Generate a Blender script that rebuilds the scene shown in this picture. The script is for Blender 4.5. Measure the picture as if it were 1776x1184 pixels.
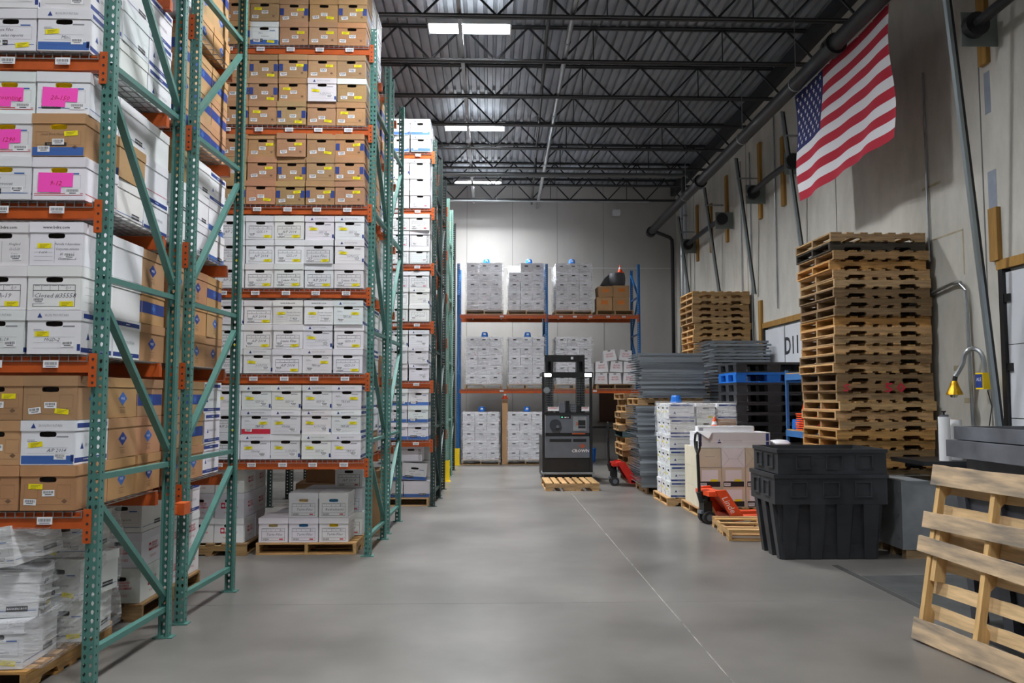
import bpy, math, random
from mathutils import Matrix, Vector, Euler
rnd = random.Random(7)
PI = math.pi
scn = bpy.context.scene
for o in list(bpy.data.objects): bpy.data.objects.remove(o)
COL = scn.collection

# ------------------------------------------------------------------ camera, world, lights, exposure
cam_d = bpy.data.cameras.new('camera'); cam = bpy.data.objects.new('camera', cam_d); COL.objects.link(cam)
cam.location = (0, 0, 1.70)
cam.rotation_euler = (math.radians(90) + math.atan(96/1400), 0, -math.atan(40/1400))
cam_d.sensor_width = 36; cam_d.lens = 1400/1776*36; cam_d.clip_end = 100; cam_d.clip_start = .05
scn.camera = cam
world = bpy.data.worlds.new('world'); scn.world = world; world.use_nodes = True
world.node_tree.nodes['Background'].inputs[0].default_value = (.8, .9, 1, 1)
world.node_tree.nodes['Background'].inputs[1].default_value = .02
scn.view_settings.view_transform = 'Standard'; scn.view_settings.look = 'None'
scn.view_settings.gamma = 1; scn.view_settings.use_curve_mapping = False
scn.view_settings.exposure = 0.1
LAMP_X, LAMP_Z = -.30, 7.24
LAMP_Y = (-6.2, -1.7, 2.8, 7.3, 11.8, 16.3, 20.6)
LAMP_W = 600
def area(name, loc, sx, sy, watts, col, rot=(0, 0, 0)):
    l = bpy.data.lights.new(name, 'AREA'); l.shape = 'RECTANGLE'; l.size = sx; l.size_y = sy
    l.energy = watts; l.color = col
    o = bpy.data.objects.new(name, l); COL.objects.link(o); o.location = loc; o.rotation_euler = rot
    return o
for y in LAMP_Y:
    area('tube_and_fill_light', (LAMP_X, y, LAMP_Z-.004), 1.12, .31, LAMP_W*(.74 if y < 4 else .85 if y < 9 else 1.15), (.955, .975, 1)).data.spread = math.radians(152)
    area('deck_uplight', (LAMP_X, y, LAMP_Z+.056), 1.1, .06, LAMP_W*.010, (.95, .975, 1), (PI, 0, 0))  # uplight added above the closed housing to brighten the deck
# unseen fill lamps added over the left racks, with no fixtures modelled
for x in (-5.2,):
    for y in (2.8, 7.6, 12.0, 16.3): area('tube_and_fill_light', (x, y, LAMP_Z-.075), 1.15, .26, LAMP_W*.09, (.95, .975, 1))

# ------------------------------------------------------------------ materials
MATS = {}
def mat(name, col, rough=.6, metal=0, noise=0, nscale=8, emit=0, bump=0, vary=0, tint=False, stretch=None, spec=.5, col2=None, bscale=None):
    if name in MATS: return MATS[name]
    m = bpy.data.materials.new(name); MATS[name] = m; m.use_nodes = True
    nt = m.node_tree; b = nt.nodes['Principled BSDF']; L = nt.links
    b.inputs['Roughness'].default_value = rough; b.inputs['Metallic'].default_value = metal
    b.inputs['Specular IOR Level'].default_value = spec
    c = tuple(col)+(1,)
    b.inputs['Base Color'].default_value = c
    if emit: 
        b.inputs['Emission Color'].default_value = c; b.inputs['Emission Strength'].default_value = emit
    out = None
    tc = None
    if noise or bump:
        tc = nt.nodes.new('ShaderNodeTexCoord'); mp = nt.nodes.new('ShaderNodeMapping')
        L.new(tc.outputs['Object'], mp.inputs[0])
        if stretch: mp.inputs['Scale'].default_value = stretch
        n = nt.nodes.new('ShaderNodeTexNoise'); n.inputs['Scale'].default_value = nscale; n.inputs['Detail'].default_value = 5
        L.new(mp.outputs[0], n.inputs['Vector'])
        # offset per object
        oi = nt.nodes.new('ShaderNodeObjectInfo'); mu = nt.nodes.new('ShaderNodeMath'); mu.operation = 'MULTIPLY'; mu.inputs[1].default_value = 37
        L.new(oi.outputs['Random'], mu.inputs[0]); cb = nt.nodes.new('ShaderNodeCombineXYZ')
        for k in range(3): L.new(mu.outputs[0], cb.inputs[k])
        L.new(cb.outputs[0], mp.inputs['Location'])
        if noise:
            r = nt.nodes.new('ShaderNodeValToRGB'); L.new(n.outputs[0], r.inputs[0])
            r.color_ramp.elements[0].position = .3; r.color_ramp.elements[1].position = .7
            d = col2 if col2 else tuple(max(0, v*(1-noise)) for v in col)
            u = tuple(min(1, v*(1+noise*.5)) for v in col)
            r.color_ramp.elements[0].color = tuple(d)+(1,); r.color_ramp.elements[1].color = u+(1,)
            out = r.outputs[0]
        if bump:
            bp = nt.nodes.new('ShaderNodeBump'); bp.inputs['Strength'].default_value = bump; bp.inputs['Distance'].default_value = .01
            n2 = n
            if bscale:
                n2 = nt.nodes.new('ShaderNodeTexNoise'); n2.inputs['Scale'].default_value = bscale; n2.inputs['Detail'].default_value = 4
                L.new(mp.outputs[0], n2.inputs['Vector'])
            L.new(n2.outputs[0], bp.inputs['Height']); L.new(bp.outputs[0], b.inputs['Normal'])
    if vary or tint:
        if out is None:
            rg = nt.nodes.new('ShaderNodeRGB'); rg.outputs[0].default_value = c; out = rg.outputs[0]
        oi2 = nt.nodes.new('ShaderNodeObjectInfo')
        if tint:
            mx = nt.nodes.new('ShaderNodeMix'); mx.data_type = 'RGBA'; mx.blend_type = 'MULTIPLY'; mx.inputs[0].default_value = 1
            L.new(out, mx.inputs[6]); L.new(oi2.outputs['Color'], mx.inputs[7]); out = mx.outputs[2]
        if vary:
            mr = nt.nodes.new('ShaderNodeMapRange'); mr.inputs[3].default_value = 1-vary; mr.inputs[4].default_value = 1+vary*.3
            L.new(oi2.outputs['Random'], mr.inputs[0])
            hv = nt.nodes.new('ShaderNodeHueSaturation'); L.new(out, hv.inputs['Color']); L.new(mr.outputs[0], hv.inputs['Value']); out = hv.outputs[0]
    if out: L.new(out, b.inputs['Base Color'])
    return m
def srgb(h):
    v = [int(h[i:i+2], 16)/255 for i in (0, 2, 4)]
    return tuple(x/12.92 if x <= .04045 else ((x+.055)/1.055)**2.4 for x in v)
WHITE = mat('white_card', (.80, .80, .82), .65, noise=.06, nscale=5, vary=.10, tint=True)
KRAFT = mat('kraft_card', srgb('b08a62'), .75, noise=.10, nscale=6, vary=.14, tint=True)
INK = mat('black_ink', (.02, .02, .025), .7)
GREYINK = mat('grey_ink', (.28, .28, .31), .7)
PEN = mat('pen_ink', (.10, .10, .14), .6)
BROWNINK = mat('brown_ink', (.16, .09, .05), .7)
BLUEINK = mat('blue_ink', srgb('223a80'), .6)
BLUE2 = mat('blue_band_ink', srgb('3a62a8'), .6)
REDINK = mat('red_ink', srgb('c0203a'), .6)
YELLOW = mat('yellow_sticker', srgb('f0e010'), .5)
LABELW = mat('label_paper', (.82, .82, .84), .5)
PINK = mat('pink_paper', srgb('ff4fc0'), .6)
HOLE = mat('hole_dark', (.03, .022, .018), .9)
HOLEY = mat('hole_yellow', srgb('e8cf20'), .8)
HOLEB = mat('hole_blue', srgb('4f93bd'), .8)
HOLET = mat('hole_tan', srgb('d9c79a'), .8)
TEAL = mat('teal_paint', srgb('48756d'), .42, noise=.10, nscale=10)
TEALD = mat('dark_green_paint', srgb('1f3531'), .45, noise=.1)
TEALL = mat('pale_green_paint', srgb('7aa296'), .45, noise=.1)
BLUEP = mat('blue_paint', srgb('1f66a6'), .4, noise=.08)
ORANGE = mat('orange_paint', srgb('b9531d'), .45, noise=.12, nscale=14)
WIRE = mat('galvanised_wire', (.38, .38, .38), .4, .8)
STEEL = mat('galvanised_steel', (.42, .45, .47), .35, .85, noise=.2, nscale=6)
DARKWIRE = mat('dull_zinc_wire', (.24, .27, .29), .42, .5, vary=.3, tint=True)
WOOD = mat('pallet_wood', srgb('b5976f'), .8, noise=.38, nscale=5, stretch=(1, 9, 9), vary=.25, tint=True, bump=.3)
WOODX = mat('pallet_wood_cross', srgb('b8966a'), .8, noise=.32, nscale=5, stretch=(9, 1, 9), vary=.25, tint=True, bump=.3)
BLACKP = mat('black_plastic', (.034, .036, .041), .42, noise=.5, nscale=3, tint=True, bump=.05)
RUBBER = mat('black_rubber', (.015, .015, .015), .7)
BLACKM = mat('black_metal', (.012, .013, .015), .4, noise=.2)
JOISTM = mat('joist_primer', (.022, .025, .03), .55)
JOISTB = mat('joist_chord_dusty', (.04, .042, .045), .55, noise=.4, nscale=3, stretch=(.5, 8, 8))
YELP = mat('yellow_paint', srgb('f2cf10'), .5)
CONEO = mat('cone_orange', srgb('f4551c'), .55)
REFL = mat('reflective_white', (.75, .75, .75), .4)
REDP = mat('red_paint', srgb('c8281e'), .4, noise=.15)
ORP = mat('orange_red_paint', srgb('e8532a'), .4, noise=.12)
GREYM = mat('machine_grey', srgb('62676f'), .4, noise=.08)
TUBE = mat('lamp_tube', (.95, .98, 1), .5, emit=6)
HEADL = mat('head_lamp', (.95, .98, 1), .5, emit=18)
FIXT = mat('fixture_white', (.7, .72, .74), .4)
BLUEPL = mat('blue_plastic', srgb('1769c4'), .45)
GREYBAG = mat('grey_bag', (.07, .07, .08), .4, noise=.3)
CREAM = mat('cream_card', srgb('d8cfb8'), .75, noise=.06, vary=.06)
SHEET = mat('dull_sheet_metal', srgb('8f9396'), .5, .1, noise=.25, nscale=4, bump=.05)
GOLD = mat('gold_foil', srgb('c99a1c'), .3, .7, noise=.3, bump=.8, nscale=30)
LEDG = mat('led_green', (.1, .9, .4), .5, emit=2)
BULB = mat('bulb_silver', (.6, .58, .5), .15, .8)
FLR = mat('flag_red', srgb('b01c34'), .8)
FLW = mat('flag_white', (.75, .75, .78), .8)
FLB = mat('flag_blue', srgb('1d2560'), .8)
DOORW = mat('door_white', (.62, .64, .68), .45, noise=.05, nscale=2)
BOARDW = mat('wall_timber', srgb('a87e3c'), .75, noise=.25, nscale=4, stretch=(6, 6, .6), vary=.2)
ROLLW = mat('film_roll_white', (.78, .79, .8), .25)
def film():
    m = bpy.data.materials.new('stretch_film'); m.use_nodes = True; nt = m.node_tree; L = nt.links
    for n in list(nt.nodes): nt.nodes.remove(n)
    o = nt.nodes.new('ShaderNodeOutputMaterial'); mx = nt.nodes.new('ShaderNodeMixShader'); tr = nt.nodes.new('ShaderNodeBsdfTransparent')
    p = nt.nodes.new('ShaderNodeBsdfPrincipled'); p.inputs['Base Color'].default_value = (.85, .87, .9, 1); p.inputs['Roughness'].default_value = .16
    tc = nt.nodes.new('ShaderNodeTexCoord'); mp = nt.nodes.new('ShaderNodeMapping'); mp.inputs['Scale'].default_value = (1, 1, 6)
    mp.inputs['Rotation'].default_value = (.12, .1, 0)
    n = nt.nodes.new('ShaderNodeTexNoise'); n.inputs['Scale'].default_value = 4.5; n.inputs['Detail'].default_value = 5
    L.new(tc.outputs['Object'], mp.inputs[0]); L.new(mp.outputs[0], n.inputs['Vector'])
    bp = nt.nodes.new('ShaderNodeBump'); bp.inputs['Strength'].default_value = 1; bp.inputs['Distance'].default_value = .05
    L.new(n.outputs[0], bp.inputs['Height']); L.new(bp.outputs[0], p.inputs['Normal'])
    r = nt.nodes.new('ShaderNodeMapRange'); r.inputs[1].default_value = .35; r.inputs[2].default_value = .75; r.inputs[3].default_value = .05; r.inputs[4].default_value = .46
    L.new(n.outputs[0], r.inputs[0]); L.new(r.outputs[0], mx.inputs[0])
    L.new(tr.outputs[0], mx.inputs[1]); L.new(p.outputs[0], mx.inputs[2]); L.new(mx.outputs[0], o.inputs[0])
    return m
FILM = film()
def floor_mat():
    m = bpy.data.materials.new('polished_concrete'); m.use_nodes = True; nt = m.node_tree; L = nt.links; b = nt.nodes['Principled BSDF']
    tc = nt.nodes.new('ShaderNodeTexCoord')
    def N(s, d, dist=0):
        n = nt.nodes.new('ShaderNodeTexNoise'); n.inputs['Scale'].default_value = s; n.inputs['Detail'].default_value = d; n.inputs['Distortion'].default_value = dist
        L.new(tc.outputs['Object'], n.inputs['Vector']); return n
    n1 = N(.8, 7, 0); n2 = N(5, 8); n3 = N(.35, 5, 0)
    r = nt.nodes.new('ShaderNodeValToRGB'); L.new(n1.outputs[0], r.inputs[0])
    r.color_ramp.elements[0].position = .12; r.color_ramp.elements[0].color = srgb('464441')+(1,)
    r.color_ramp.elements[1].position = .88; r.color_ramp.elements[1].color = srgb('8b8782')+(1,)
    mx = nt.nodes.new('ShaderNodeMix'); mx.data_type = 'RGBA'; mx.blend_type = 'MULTIPLY'; mx.inputs[0].default_value = .35
    r2 = nt.nodes.new('ShaderNodeValToRGB'); L.new(n2.outputs[0], r2.inputs[0]); r2.color_ramp.elements[0].position = .15; r2.color_ramp.elements[0].color = (.5, .5, .5, 1); r2.color_ramp.elements[1].position = .85
    L.new(r.outputs[0], mx.inputs[6]); L.new(r2.outputs[0], mx.inputs[7]); L.new(mx.outputs[2], b.inputs['Base Color'])
    mr = nt.nodes.new('ShaderNodeMapRange'); mr.inputs[3].default_value = .285; mr.inputs[4].default_value = .36
    L.new(n3.outputs[0], mr.inputs[0]); L.new(mr.outputs[0], b.inputs['Roughness'])
    bp = nt.nodes.new('ShaderNodeBump'); bp.inputs['Strength'].default_value = .04; L.new(n2.outputs[0], bp.inputs['Height']); L.new(bp.outputs[0], b.inputs['Normal'])
    return m
def wall_mat(name, c1, c2, sc=1.2):
    m = bpy.data.materials.new(name); m.use_nodes = True; nt = m.node_tree; L = nt.links; b = nt.nodes['Principled BSDF']
    tc = nt.nodes.new('ShaderNodeTexCoord'); mp = nt.nodes.new('ShaderNodeMapping'); mp.inputs['Scale'].default_value = (1, 1, .45)
    L.new(tc.outputs['Object'], mp.inputs[0])
    n = nt.nodes.new('ShaderNodeTexNoise'); n.inputs['Scale'].default_value = sc; n.inputs['Detail'].default_value = 7; n.inputs['Roughness'].default_value = .65; L.new(mp.outputs[0], n.inputs['Vector'])
    r = nt.nodes.new('ShaderNodeValToRGB'); L.new(n.outputs[0], r.inputs[0]); r.color_ramp.elements[0].position = .35; r.color_ramp.elements[1].position = .65
    r.color_ramp.elements[0].color = c1+(1,); r.color_ramp.elements[1].color = c2+(1,); L.new(r.outputs[0], b.inputs['Base Color'])
    b.inputs['Roughness'].default_value = .85
    n2 = nt.nodes.new('ShaderNodeTexNoise'); n2.inputs['Scale'].default_value = 25; n2.inputs['Detail'].default_value = 4; L.new(tc.outputs['Object'], n2.inputs['Vector'])
    bp = nt.nodes.new('ShaderNodeBump'); bp.inputs['Strength'].default_value = .15; L.new(n2.outputs[0], bp.inputs['Height']); L.new(bp.outputs[0], b.inputs['Normal'])
    return m
FLOOR = floor_mat(); CONC = wall_mat('tilt_up_concrete', srgb('aca9a0'), srgb('cbc8c0')); BACKW = wall_mat('painted_back_wall', srgb('a8a6a2'), srgb('b4b2ae'), .5)
DECKM = mat('galvanised_deck', (.34, .37, .41), .42, .35, noise=.2, nscale=2)

# ------------------------------------------------------------------ mesh helpers
class MB:
    def __init__(s): s.v = []; s.f = []; s.m = []; s.ms = []
    def mi(s, m):
        if m not in s.ms: s.ms.append(m)
        return s.ms.index(m)
    def add(s, vs, fs, m, M=None):
        o = len(s.v); s.v += [tuple(M @ Vector(v)) if M else tuple(v) for v in vs]
        k = s.mi(m)
        for f in fs: s.f.append(tuple(i+o for i in f)); s.m.append(k)
        return s
    def box(s, c, d, m, M=None, top=1, topy=None):
        x, y, z = (v/2 for v in d); ty = top if topy is None else topy
        vs = [(-x, -y, -z), (x, -y, -z), (x, y, -z), (-x, y, -z), (-x*top, -y*ty, z), (x*top, -y*ty, z), (x*top, y*ty, z), (-x*top, y*ty, z)]
        vs = [(a+c[0], b+c[1], e+c[2]) for a, b, e in vs]
        return s.add(vs, [(0, 3, 2, 1), (4, 5, 6, 7), (0, 1, 5, 4), (1, 2, 6, 5), (2, 3, 7, 6), (3, 0, 4, 7)], m, M)
    def b6(s, x0, x1, y0, y1, z0, z1, m, M=None): return s.box(((x0+x1)/2, (y0+y1)/2, (z0+z1)/2), (x1-x0, y1-y0, z1-z0), m, M)
    def bar(s, a, b, w, h, m, up=(0, 0, 1)):
        a = Vector(a); b = Vector(b); d = b-a; L = d.length
        if L < 1e-6: return s
        z = d.normalized(); u = Vector(up)
        if abs(z.dot(u)) > .98: u = Vector((0, 1, 0))
        x = u.cross(z).normalized(); y = z.cross(x)
        M = Matrix((x, y, z)).transposed().to_4x4(); M.translation = (a+b)/2
        return s.box((0, 0, 0), (w, h, L), m, M)
    def cyl(s, a, b, r, m, n=10, r2=None, caps=True):
        a = Vector(a); b = Vector(b); r2 = r if r2 is None else r2; z = (b-a).normalized()
        u = Vector((0, 0, 1)) if abs(z.z) < .9 else Vector((1, 0, 0)); x = u.cross(z).normalized(); y = z.cross(x)
        vs = [tuple(a+(x*math.cos(2*PI*i/n)+y*math.sin(2*PI*i/n))*r) for i in range(n)]+[tuple(b+(x*math.cos(2*PI*i/n)+y*math.sin(2*PI*i/n))*r2) for i in range(n)]
        fs = [(i, (i+1) % n, n+(i+1) % n, n+i) for i in range(n)]
        if caps: fs += [tuple(range(n))[::-1], tuple(range(n, 2*n))]
        return s.add(vs, fs, m)
    def tube(s, pts, r, m, n=8):
        pts = [Vector(p) for p in pts]; vs = []; fs = []
        for k, p in enumerate(pts):
            d = (pts[min(k+1, len(pts)-1)]-pts[max(k-1, 0)]).normalized()
            u = Vector((0, 1, 0)) if abs(d.y) < .9 else Vector((1, 0, 0)); x = u.cross(d).normalized(); y = d.cross(x)
            vs += [tuple(p+(x*math.cos(2*PI*i/n)+y*math.sin(2*PI*i/n))*r) for i in range(n)]
        for k in range(len(pts)-1):
            for i in range(n): fs.append((k*n+i, k*n+(i+1) % n, (k+1)*n+(i+1) % n, (k+1)*n+i))
        fs += [tuple(range(n))[::-1], tuple(range((len(pts)-1)*n, len(pts)*n))]
        return s.add(vs, fs, m)
    def lathe(s, prof, m, c=(0, 0, 0), n=16):
        vs = [(c[0]+r*math.cos(2*PI*i/n), c[1]+r*math.sin(2*PI*i/n), c[2]+z) for r, z in prof for i in range(n)]
        fs = [(k*n+i, k*n+(i+1) % n, (k+1)*n+(i+1) % n, (k+1)*n+i) for k in range(len(prof)-1) for i in range(n)]
        fs += [tuple(range(n))[::-1], tuple(range((len(prof)-1)*n, len(prof)*n))]
        return s.add(vs, fs, m)
    def prism(s, poly, d, m, M=None):     # poly in (x,z), extruded along y from 0 to d
        n = len(poly); vs = [(x, 0, z) for x, z in poly]+[(x, d, z) for x, z in poly]
        fs = [tuple(range(n)), tuple(range(n, 2*n))[::-1]]+[(i, n+i, n+(i+1) % n, (i+1) % n) for i in range(n)]
        return s.add(vs, fs, m, M)
    def quad(s, a, b, c, d, m): return s.add([a, b, c, d], [(0, 1, 2, 3)], m)
    def mesh(s, name):
        me = bpy.data.meshes.new(name); me.from_pydata(s.v, [], s.f)
        for m in s.ms: me.materials.append(m)
        me.polygons.foreach_set('material_index', s.m); me.update(); return me
    def build(s, name, parent=None, loc=None, rot=None, smooth=False):
        me = s.mesh(name)
        if smooth:
            me.polygons.foreach_set('use_smooth', [True]*len(me.polygons))
            try: me.set_sharp_from_angle(angle=math.radians(35))
            except Exception: pass
        return ob(name, me, parent, loc, rot)
def ob(name, data, parent=None, loc=None, rot=None, color=None):
    o = bpy.data.objects.new(name, data); COL.objects.link(o)
    if parent: o.parent = parent
    if loc: o.location = loc
    if rot: o.rotation_euler = rot
    if color: o.color = color
    return o
def thing(name, label, cat, loc=(0, 0, 0), rz=0, group=None, rot=None):
    o = ob(name, None, None, loc, rot or (0, 0, rz)); o.empty_display_size = .1
    return tag(o, label, cat, group)
def tag(o, label, cat, group=None):
    o['label'] = label; o['category'] = cat
    if group: o['group'] = group
    return o
def struct(o): o['kind'] = 'structure'; return o
_T = {}
def text(s, size=1, shear=0, res=1, bold=0):
    k = (s, shear, res, bold)
    if k not in _T:
        c = bpy.data.curves.new('lettering', 'FONT'); c.body = s; c.size = 1; c.shear = shear; c.resolution_u = res; c.align_x = 'CENTER'; c.align_y = 'CENTER'; c.offset = bold
        o = bpy.data.objects.new('lettering', c); COL.objects.link(o)
        bpy.context.view_layer.update(); dg = bpy.context.evaluated_depsgraph_get()
        me = bpy.data.meshes.new_from_object(o.evaluated_get(dg))
        _T[k] = ([tuple(v.co) for v in me.vertices], [tuple(p.vertices) for p in me.polygons])
        bpy.data.objects.remove(o); bpy.data.meshes.remove(me)
    v, f = _T[k]
    return [(a*size, b*size, 0) for a, b, _ in v], f
def MF(x, y, z, face='front', ang=0):
    """matrix putting an XY drawing on a face: front looks to -Y, right looks to +X, left looks to -X"""
    if face == 'front': R = Matrix(((1, 0, 0), (0, 0, -1), (0, 1, 0)))
    elif face == 'right': R = Matrix(((0, 0, 1), (1, 0, 0), (0, 1, 0)))
    elif face == 'left': R = Matrix(((0, 0, -1), (-1, 0, 0), (0, 1, 0)))
    else: R = Matrix.Identity(3)
    M = R.to_4x4() @ Matrix.Rotation(ang, 4, 'Z'); M.translation = (x, y, z); return M
def put(mb, s, size, m, M, shear=0, res=1, wx=1, bold=0):
    v, f = text(s, size, shear, res, bold); mb.add([(a*wx, b, c) for a, b, c in v], f, m, M)
def rect(mb, x0, x1, z0, z1, m, M): mb.add([(x0, z0, 0), (x1, z0, 0), (x1, z1, 0), (x0, z1, 0)], [(0, 1, 2, 3)], m, M)
def frame(mb, x0, x1, z0, z1, t, m, M):
    rect(mb, x0, x1, z0, z0+t, m, M); rect(mb, x0, x1, z1-t, z1, m, M); rect(mb, x0, x0+t, z0+t, z1-t, m, M); rect(mb, x1-t, x1, z0+t, z1-t, m, M)
def tri(mb, x, z, s, m, M): mb.add([(x-s/2, z-s/2, 0), (x+s/2, z-s/2, 0), (x, z+s/2, 0)], [(0, 1, 2)], m, M)
def diamond(mb, x, z, s, m, M): mb.add([(x-s, z, 0), (x, z-s*.75, 0), (x+s, z, 0), (x, z+s*.75, 0)], [(0, 1, 2, 3)], m, M)
def mountain(mb, M, sz=.030, ink=GREYINK, t=BLUEINK):
    tri(mb, -sz*3.0, 0, sz*1.05, t, M); 
    put(mb, 'Iron Mountain'.upper(), sz*.78, ink, M @ Matrix.Translation((sz*.55, 0, 0)), wx=.78)

# ------------------------------------------------------------------ cartons
BW, BD, BH = .312, .405, .262
PENS = ['GSS-23', 'GSS-24', '1-17-2216', 'RDI #4', 'TBX #2', 'Payroll', 'Lease Files', 'A/P 2014', 'Closing', '12-8-14', 'GSS-19', 'Dept 40', 'Case 33', '9-3-20', 'Misc.']
def carton(style, sd, w=BW, d=BD, h=BH, holem=None, pen=None):
    """returns [(part name, mesh)] for one kind of box"""
    r = random.Random(sd*977+sum(ord(c) for c in style)); b = MB(); brown = style.startswith('kraft'); base = KRAFT if brown else WHITE
    lh = .062; yf = -d/2
    M = MF(0, yf-.0007, 0); Mr = MF(w/2+.0007, 0, 0, 'right'); Ml = MF(-w/2-.0007, 0, 0, 'left')
    hz = h-.082; hw, hh = .050, .0165; nolid = style == 'record_side'
    # body with a real hand hole in the front
    vs = [(-w/2, yf, 0), (w/2, yf, 0), (w/2, yf, h-.01), (-w/2, yf, h-.01)]
    ring = []
    for i in range(12):
        a = 2*PI*i/12; ring.append((max(-1, min(1, math.cos(a)*1.05))*hh+(hw-hh)*(1 if math.cos(a) > .01 else -1 if math.cos(a) < -.01 else 0), hz+math.sin(a)*hh))
    corner = [1, 2, 2, 2, 2, 3, 3, 0, 0, 0, 1, 1]
    vv = vs+[(x, yf, z) for x, z in ring]+[(x, yf+.03, z) for x, z in ring]
    fs = []
    for i in range(12):
        j = (i+1) % 12; ca, cb = corner[i], corner[j]
        fs.append((4+i, ca, 4+j) if ca == cb else (4+i, ca, cb, 4+j))
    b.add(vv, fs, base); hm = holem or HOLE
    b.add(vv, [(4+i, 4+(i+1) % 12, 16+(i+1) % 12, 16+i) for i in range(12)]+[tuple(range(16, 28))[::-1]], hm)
    b.add([(-w/2, yf, 0), (w/2, yf, 0), (w/2, yf, h-.01), (-w/2, yf, h-.01), (-w/2, -yf, 0), (w/2, -yf, 0), (w/2, -yf, h-.01), (-w/2, -yf, h-.01)],
          [(0, 4, 5, 1), (1, 5, 6, 2), (5, 4, 7, 6), (4, 0, 3, 7), (3, 2, 6, 7)], base)
    l = MB(); lw, ld = w+.008, d+.010
    l.box((0, 0, h-lh/2), (lw, ld, lh), WHITE if style == 'kraft_whitelid' else base)
    LM = MF(0, -ld/2-.0007, h-lh/2); LR = MF(lw/2+.0007, 0, h-lh/2, 'right'); LL = MF(-lw/2-.0007, 0, h-lh/2, 'left')
    zf = hz-.03
    pen = pen or r.choice(PENS)
    if style == 'form':
        x0, x1, z0, z1 = -.125, .125, .018, zf
        frame(b, x0, x1, z0, z1, .0028, INK, M); rect(b, x0, x1, z1-.036, z1-.0335, INK, M)
        for k in range(1, 5): rect(b, x0+k*.05-.001, x0+k*.05+.001, z1-.035, z1, INK, M)
        for k in range(4): rect(b, x0+.01+k*.05, x0+.038+k*.05, z1-.007, z1-.0045, GREYINK, M)
        if sd % 2 == 0:
            put(b, '33250', .026, INK, M @ Matrix.Translation((x0+.045, z0+.015, 0)), bold=.02); rect(b, x0, x1, z0+.031, z0+.033, INK, M); rect(b, x1-.06, x1-.02, z0+.009, z0+.022, REDINK, M)
        put(b, pen, .040, PEN, M @ Matrix.Translation((r.uniform(-.01, .02), (z0+z1)/2+.0, 0)), shear=.3)
        put(b, r.choice(['1-17', '4', '2216', '09']), .018, PEN, M @ Matrix.Translation((.08, z1-.02, 0)), shear=.3)
        for k in range(3):
            for MM in (Mr, Ml): rect(b, -.15, .15, .05+k*.045, .0515+k*.045, GREYINK, MM)
    elif style in ('mountain', 'mountain_plainlid', 'mountain_band', 'mountain_red', 'mountain_white'):
        if style != 'mountain_plainlid': mountain(l, LM, .028)
        for k in range(3): rect(b, -.12, .12, .035+.033*k, .0362+.033*k, GREYINK, M)
        rect(b, -.12, -.075, zf-.005, zf-.002, GREYINK, M); rect(b, -.12, -.06, zf-.014, zf-.011, GREYINK, M); rect(b, .05, .12, zf+.012, zf+.02, GREYINK, M)
        put(b, pen, .030, PEN, M @ Matrix.Translation((r.uniform(-.02, .06), .085, 0)), shear=.35)
        if style == 'mountain_band': rect(b, -w/2+.004, w/2-.004, .006, .055, BLUE2, M)
        if style == 'mountain_red': rect(b, -w/2+.002, w/2-.002, .004, .058, REDINK, M)
        for MM in (Mr, Ml):
            rect(b, -d/2+.005, d/2-.005, .012, .040, BLUEINK, MM); mountain(b, MM @ Matrix.Translation((0, .11, 0)), .038)
            put(b, 'WWW.IRONMOUNTAIN.COM', .014, LABELW, MM @ Matrix.Translation((0, .026, .0003)))
        for MM in (LR, LL): rect(l, -d/2+.02, d/2-.02, -.014, .014, BLUEINK, MM); rect(l, -.03, .03, -.002, .002, LABELW, MM @ Matrix.Translation((0, 0, .0004)))
        if sd % 3 == 1: rect(b, w/2-.02, w/2-.001, .02, .06, BLUEINK, M)
    elif style == 'web':
        put(l, 'www.bdrs.com', .026, INK, LM, bold=.01)
        rect(b, -.01, -.008, .02, zf, GREYINK, M)
        for k in range(4): rect(b, -.13, -.02, .03+.025*k, .0312+.025*k, GREYINK, M)
        for k, s in enumerate(['Perrella + Associates', 'Corporate minutes', '#12-4-170E', 'Closed #35796'] if sd % 2 == 0 else ['Hoagland', '12-12-20', 'Lease', 'A-40']):
            put(b, s, .022, PEN, M @ Matrix.Translation((.065, zf-.02-.03*k, 0)), shear=.3, wx=.8)
        put(b, '1 of 4', .020, PEN, M @ Matrix.Translation((-.08, .08, 0)), shear=.3)
        for MM in (Mr,): rect(b, -.05, .05, .10, .115, GREYINK, MM)
    elif style in ('bankers', 'bankers_blue', 'bankers_redline'):
        c2 = REDINK if style == 'bankers_redline' else BLUE2
        if style == 'bankers_blue': 
            rect(b, -w/2+.003, w/2-.003, .004, .055, BLUE2, M)
            for MM in (Mr, Ml): rect(b, -d/2+.003, d/2-.003, .004, .055, BLUE2, MM)
        else:
            for q, MM in ((w, M), (d, Mr), (d, Ml)): rect(b, -q/2+.01, q/2-.01, .036, .040, c2, MM)
        for q, MM in ((-.07, M), (.09, Mr), (.09, Ml)):
            if style != 'bankers_redline':
                rect(b, q-.057, q+.057, .033, .065, INK, MM @ Matrix.Translation((0, 0, .0003)))
                put(b, 'BANKERS BOX', .016, LABELW, MM @ Matrix.Translation((q, .049, .0006)), bold=.01)
        if style == 'bankers_redline': rect(b, -w/2+.01, w/2-.01, .026, .030, c2, M)
        for k, s in enumerate([pen, r.choice(['shop receipts', 'sales reports', 'invoices'])]):
            put(b, s, .026, PEN, M @ Matrix.Translation((-.04+.05*k, zf-.02-.035*k, 0)), shear=.3)
        rect(b, .06, .12, zf+.005, zf+.013, BLUE2, M)
        frame(b, -.13, .13, .07, zf, .0012, GREYINK, M)
    elif style == 'arm':
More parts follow.
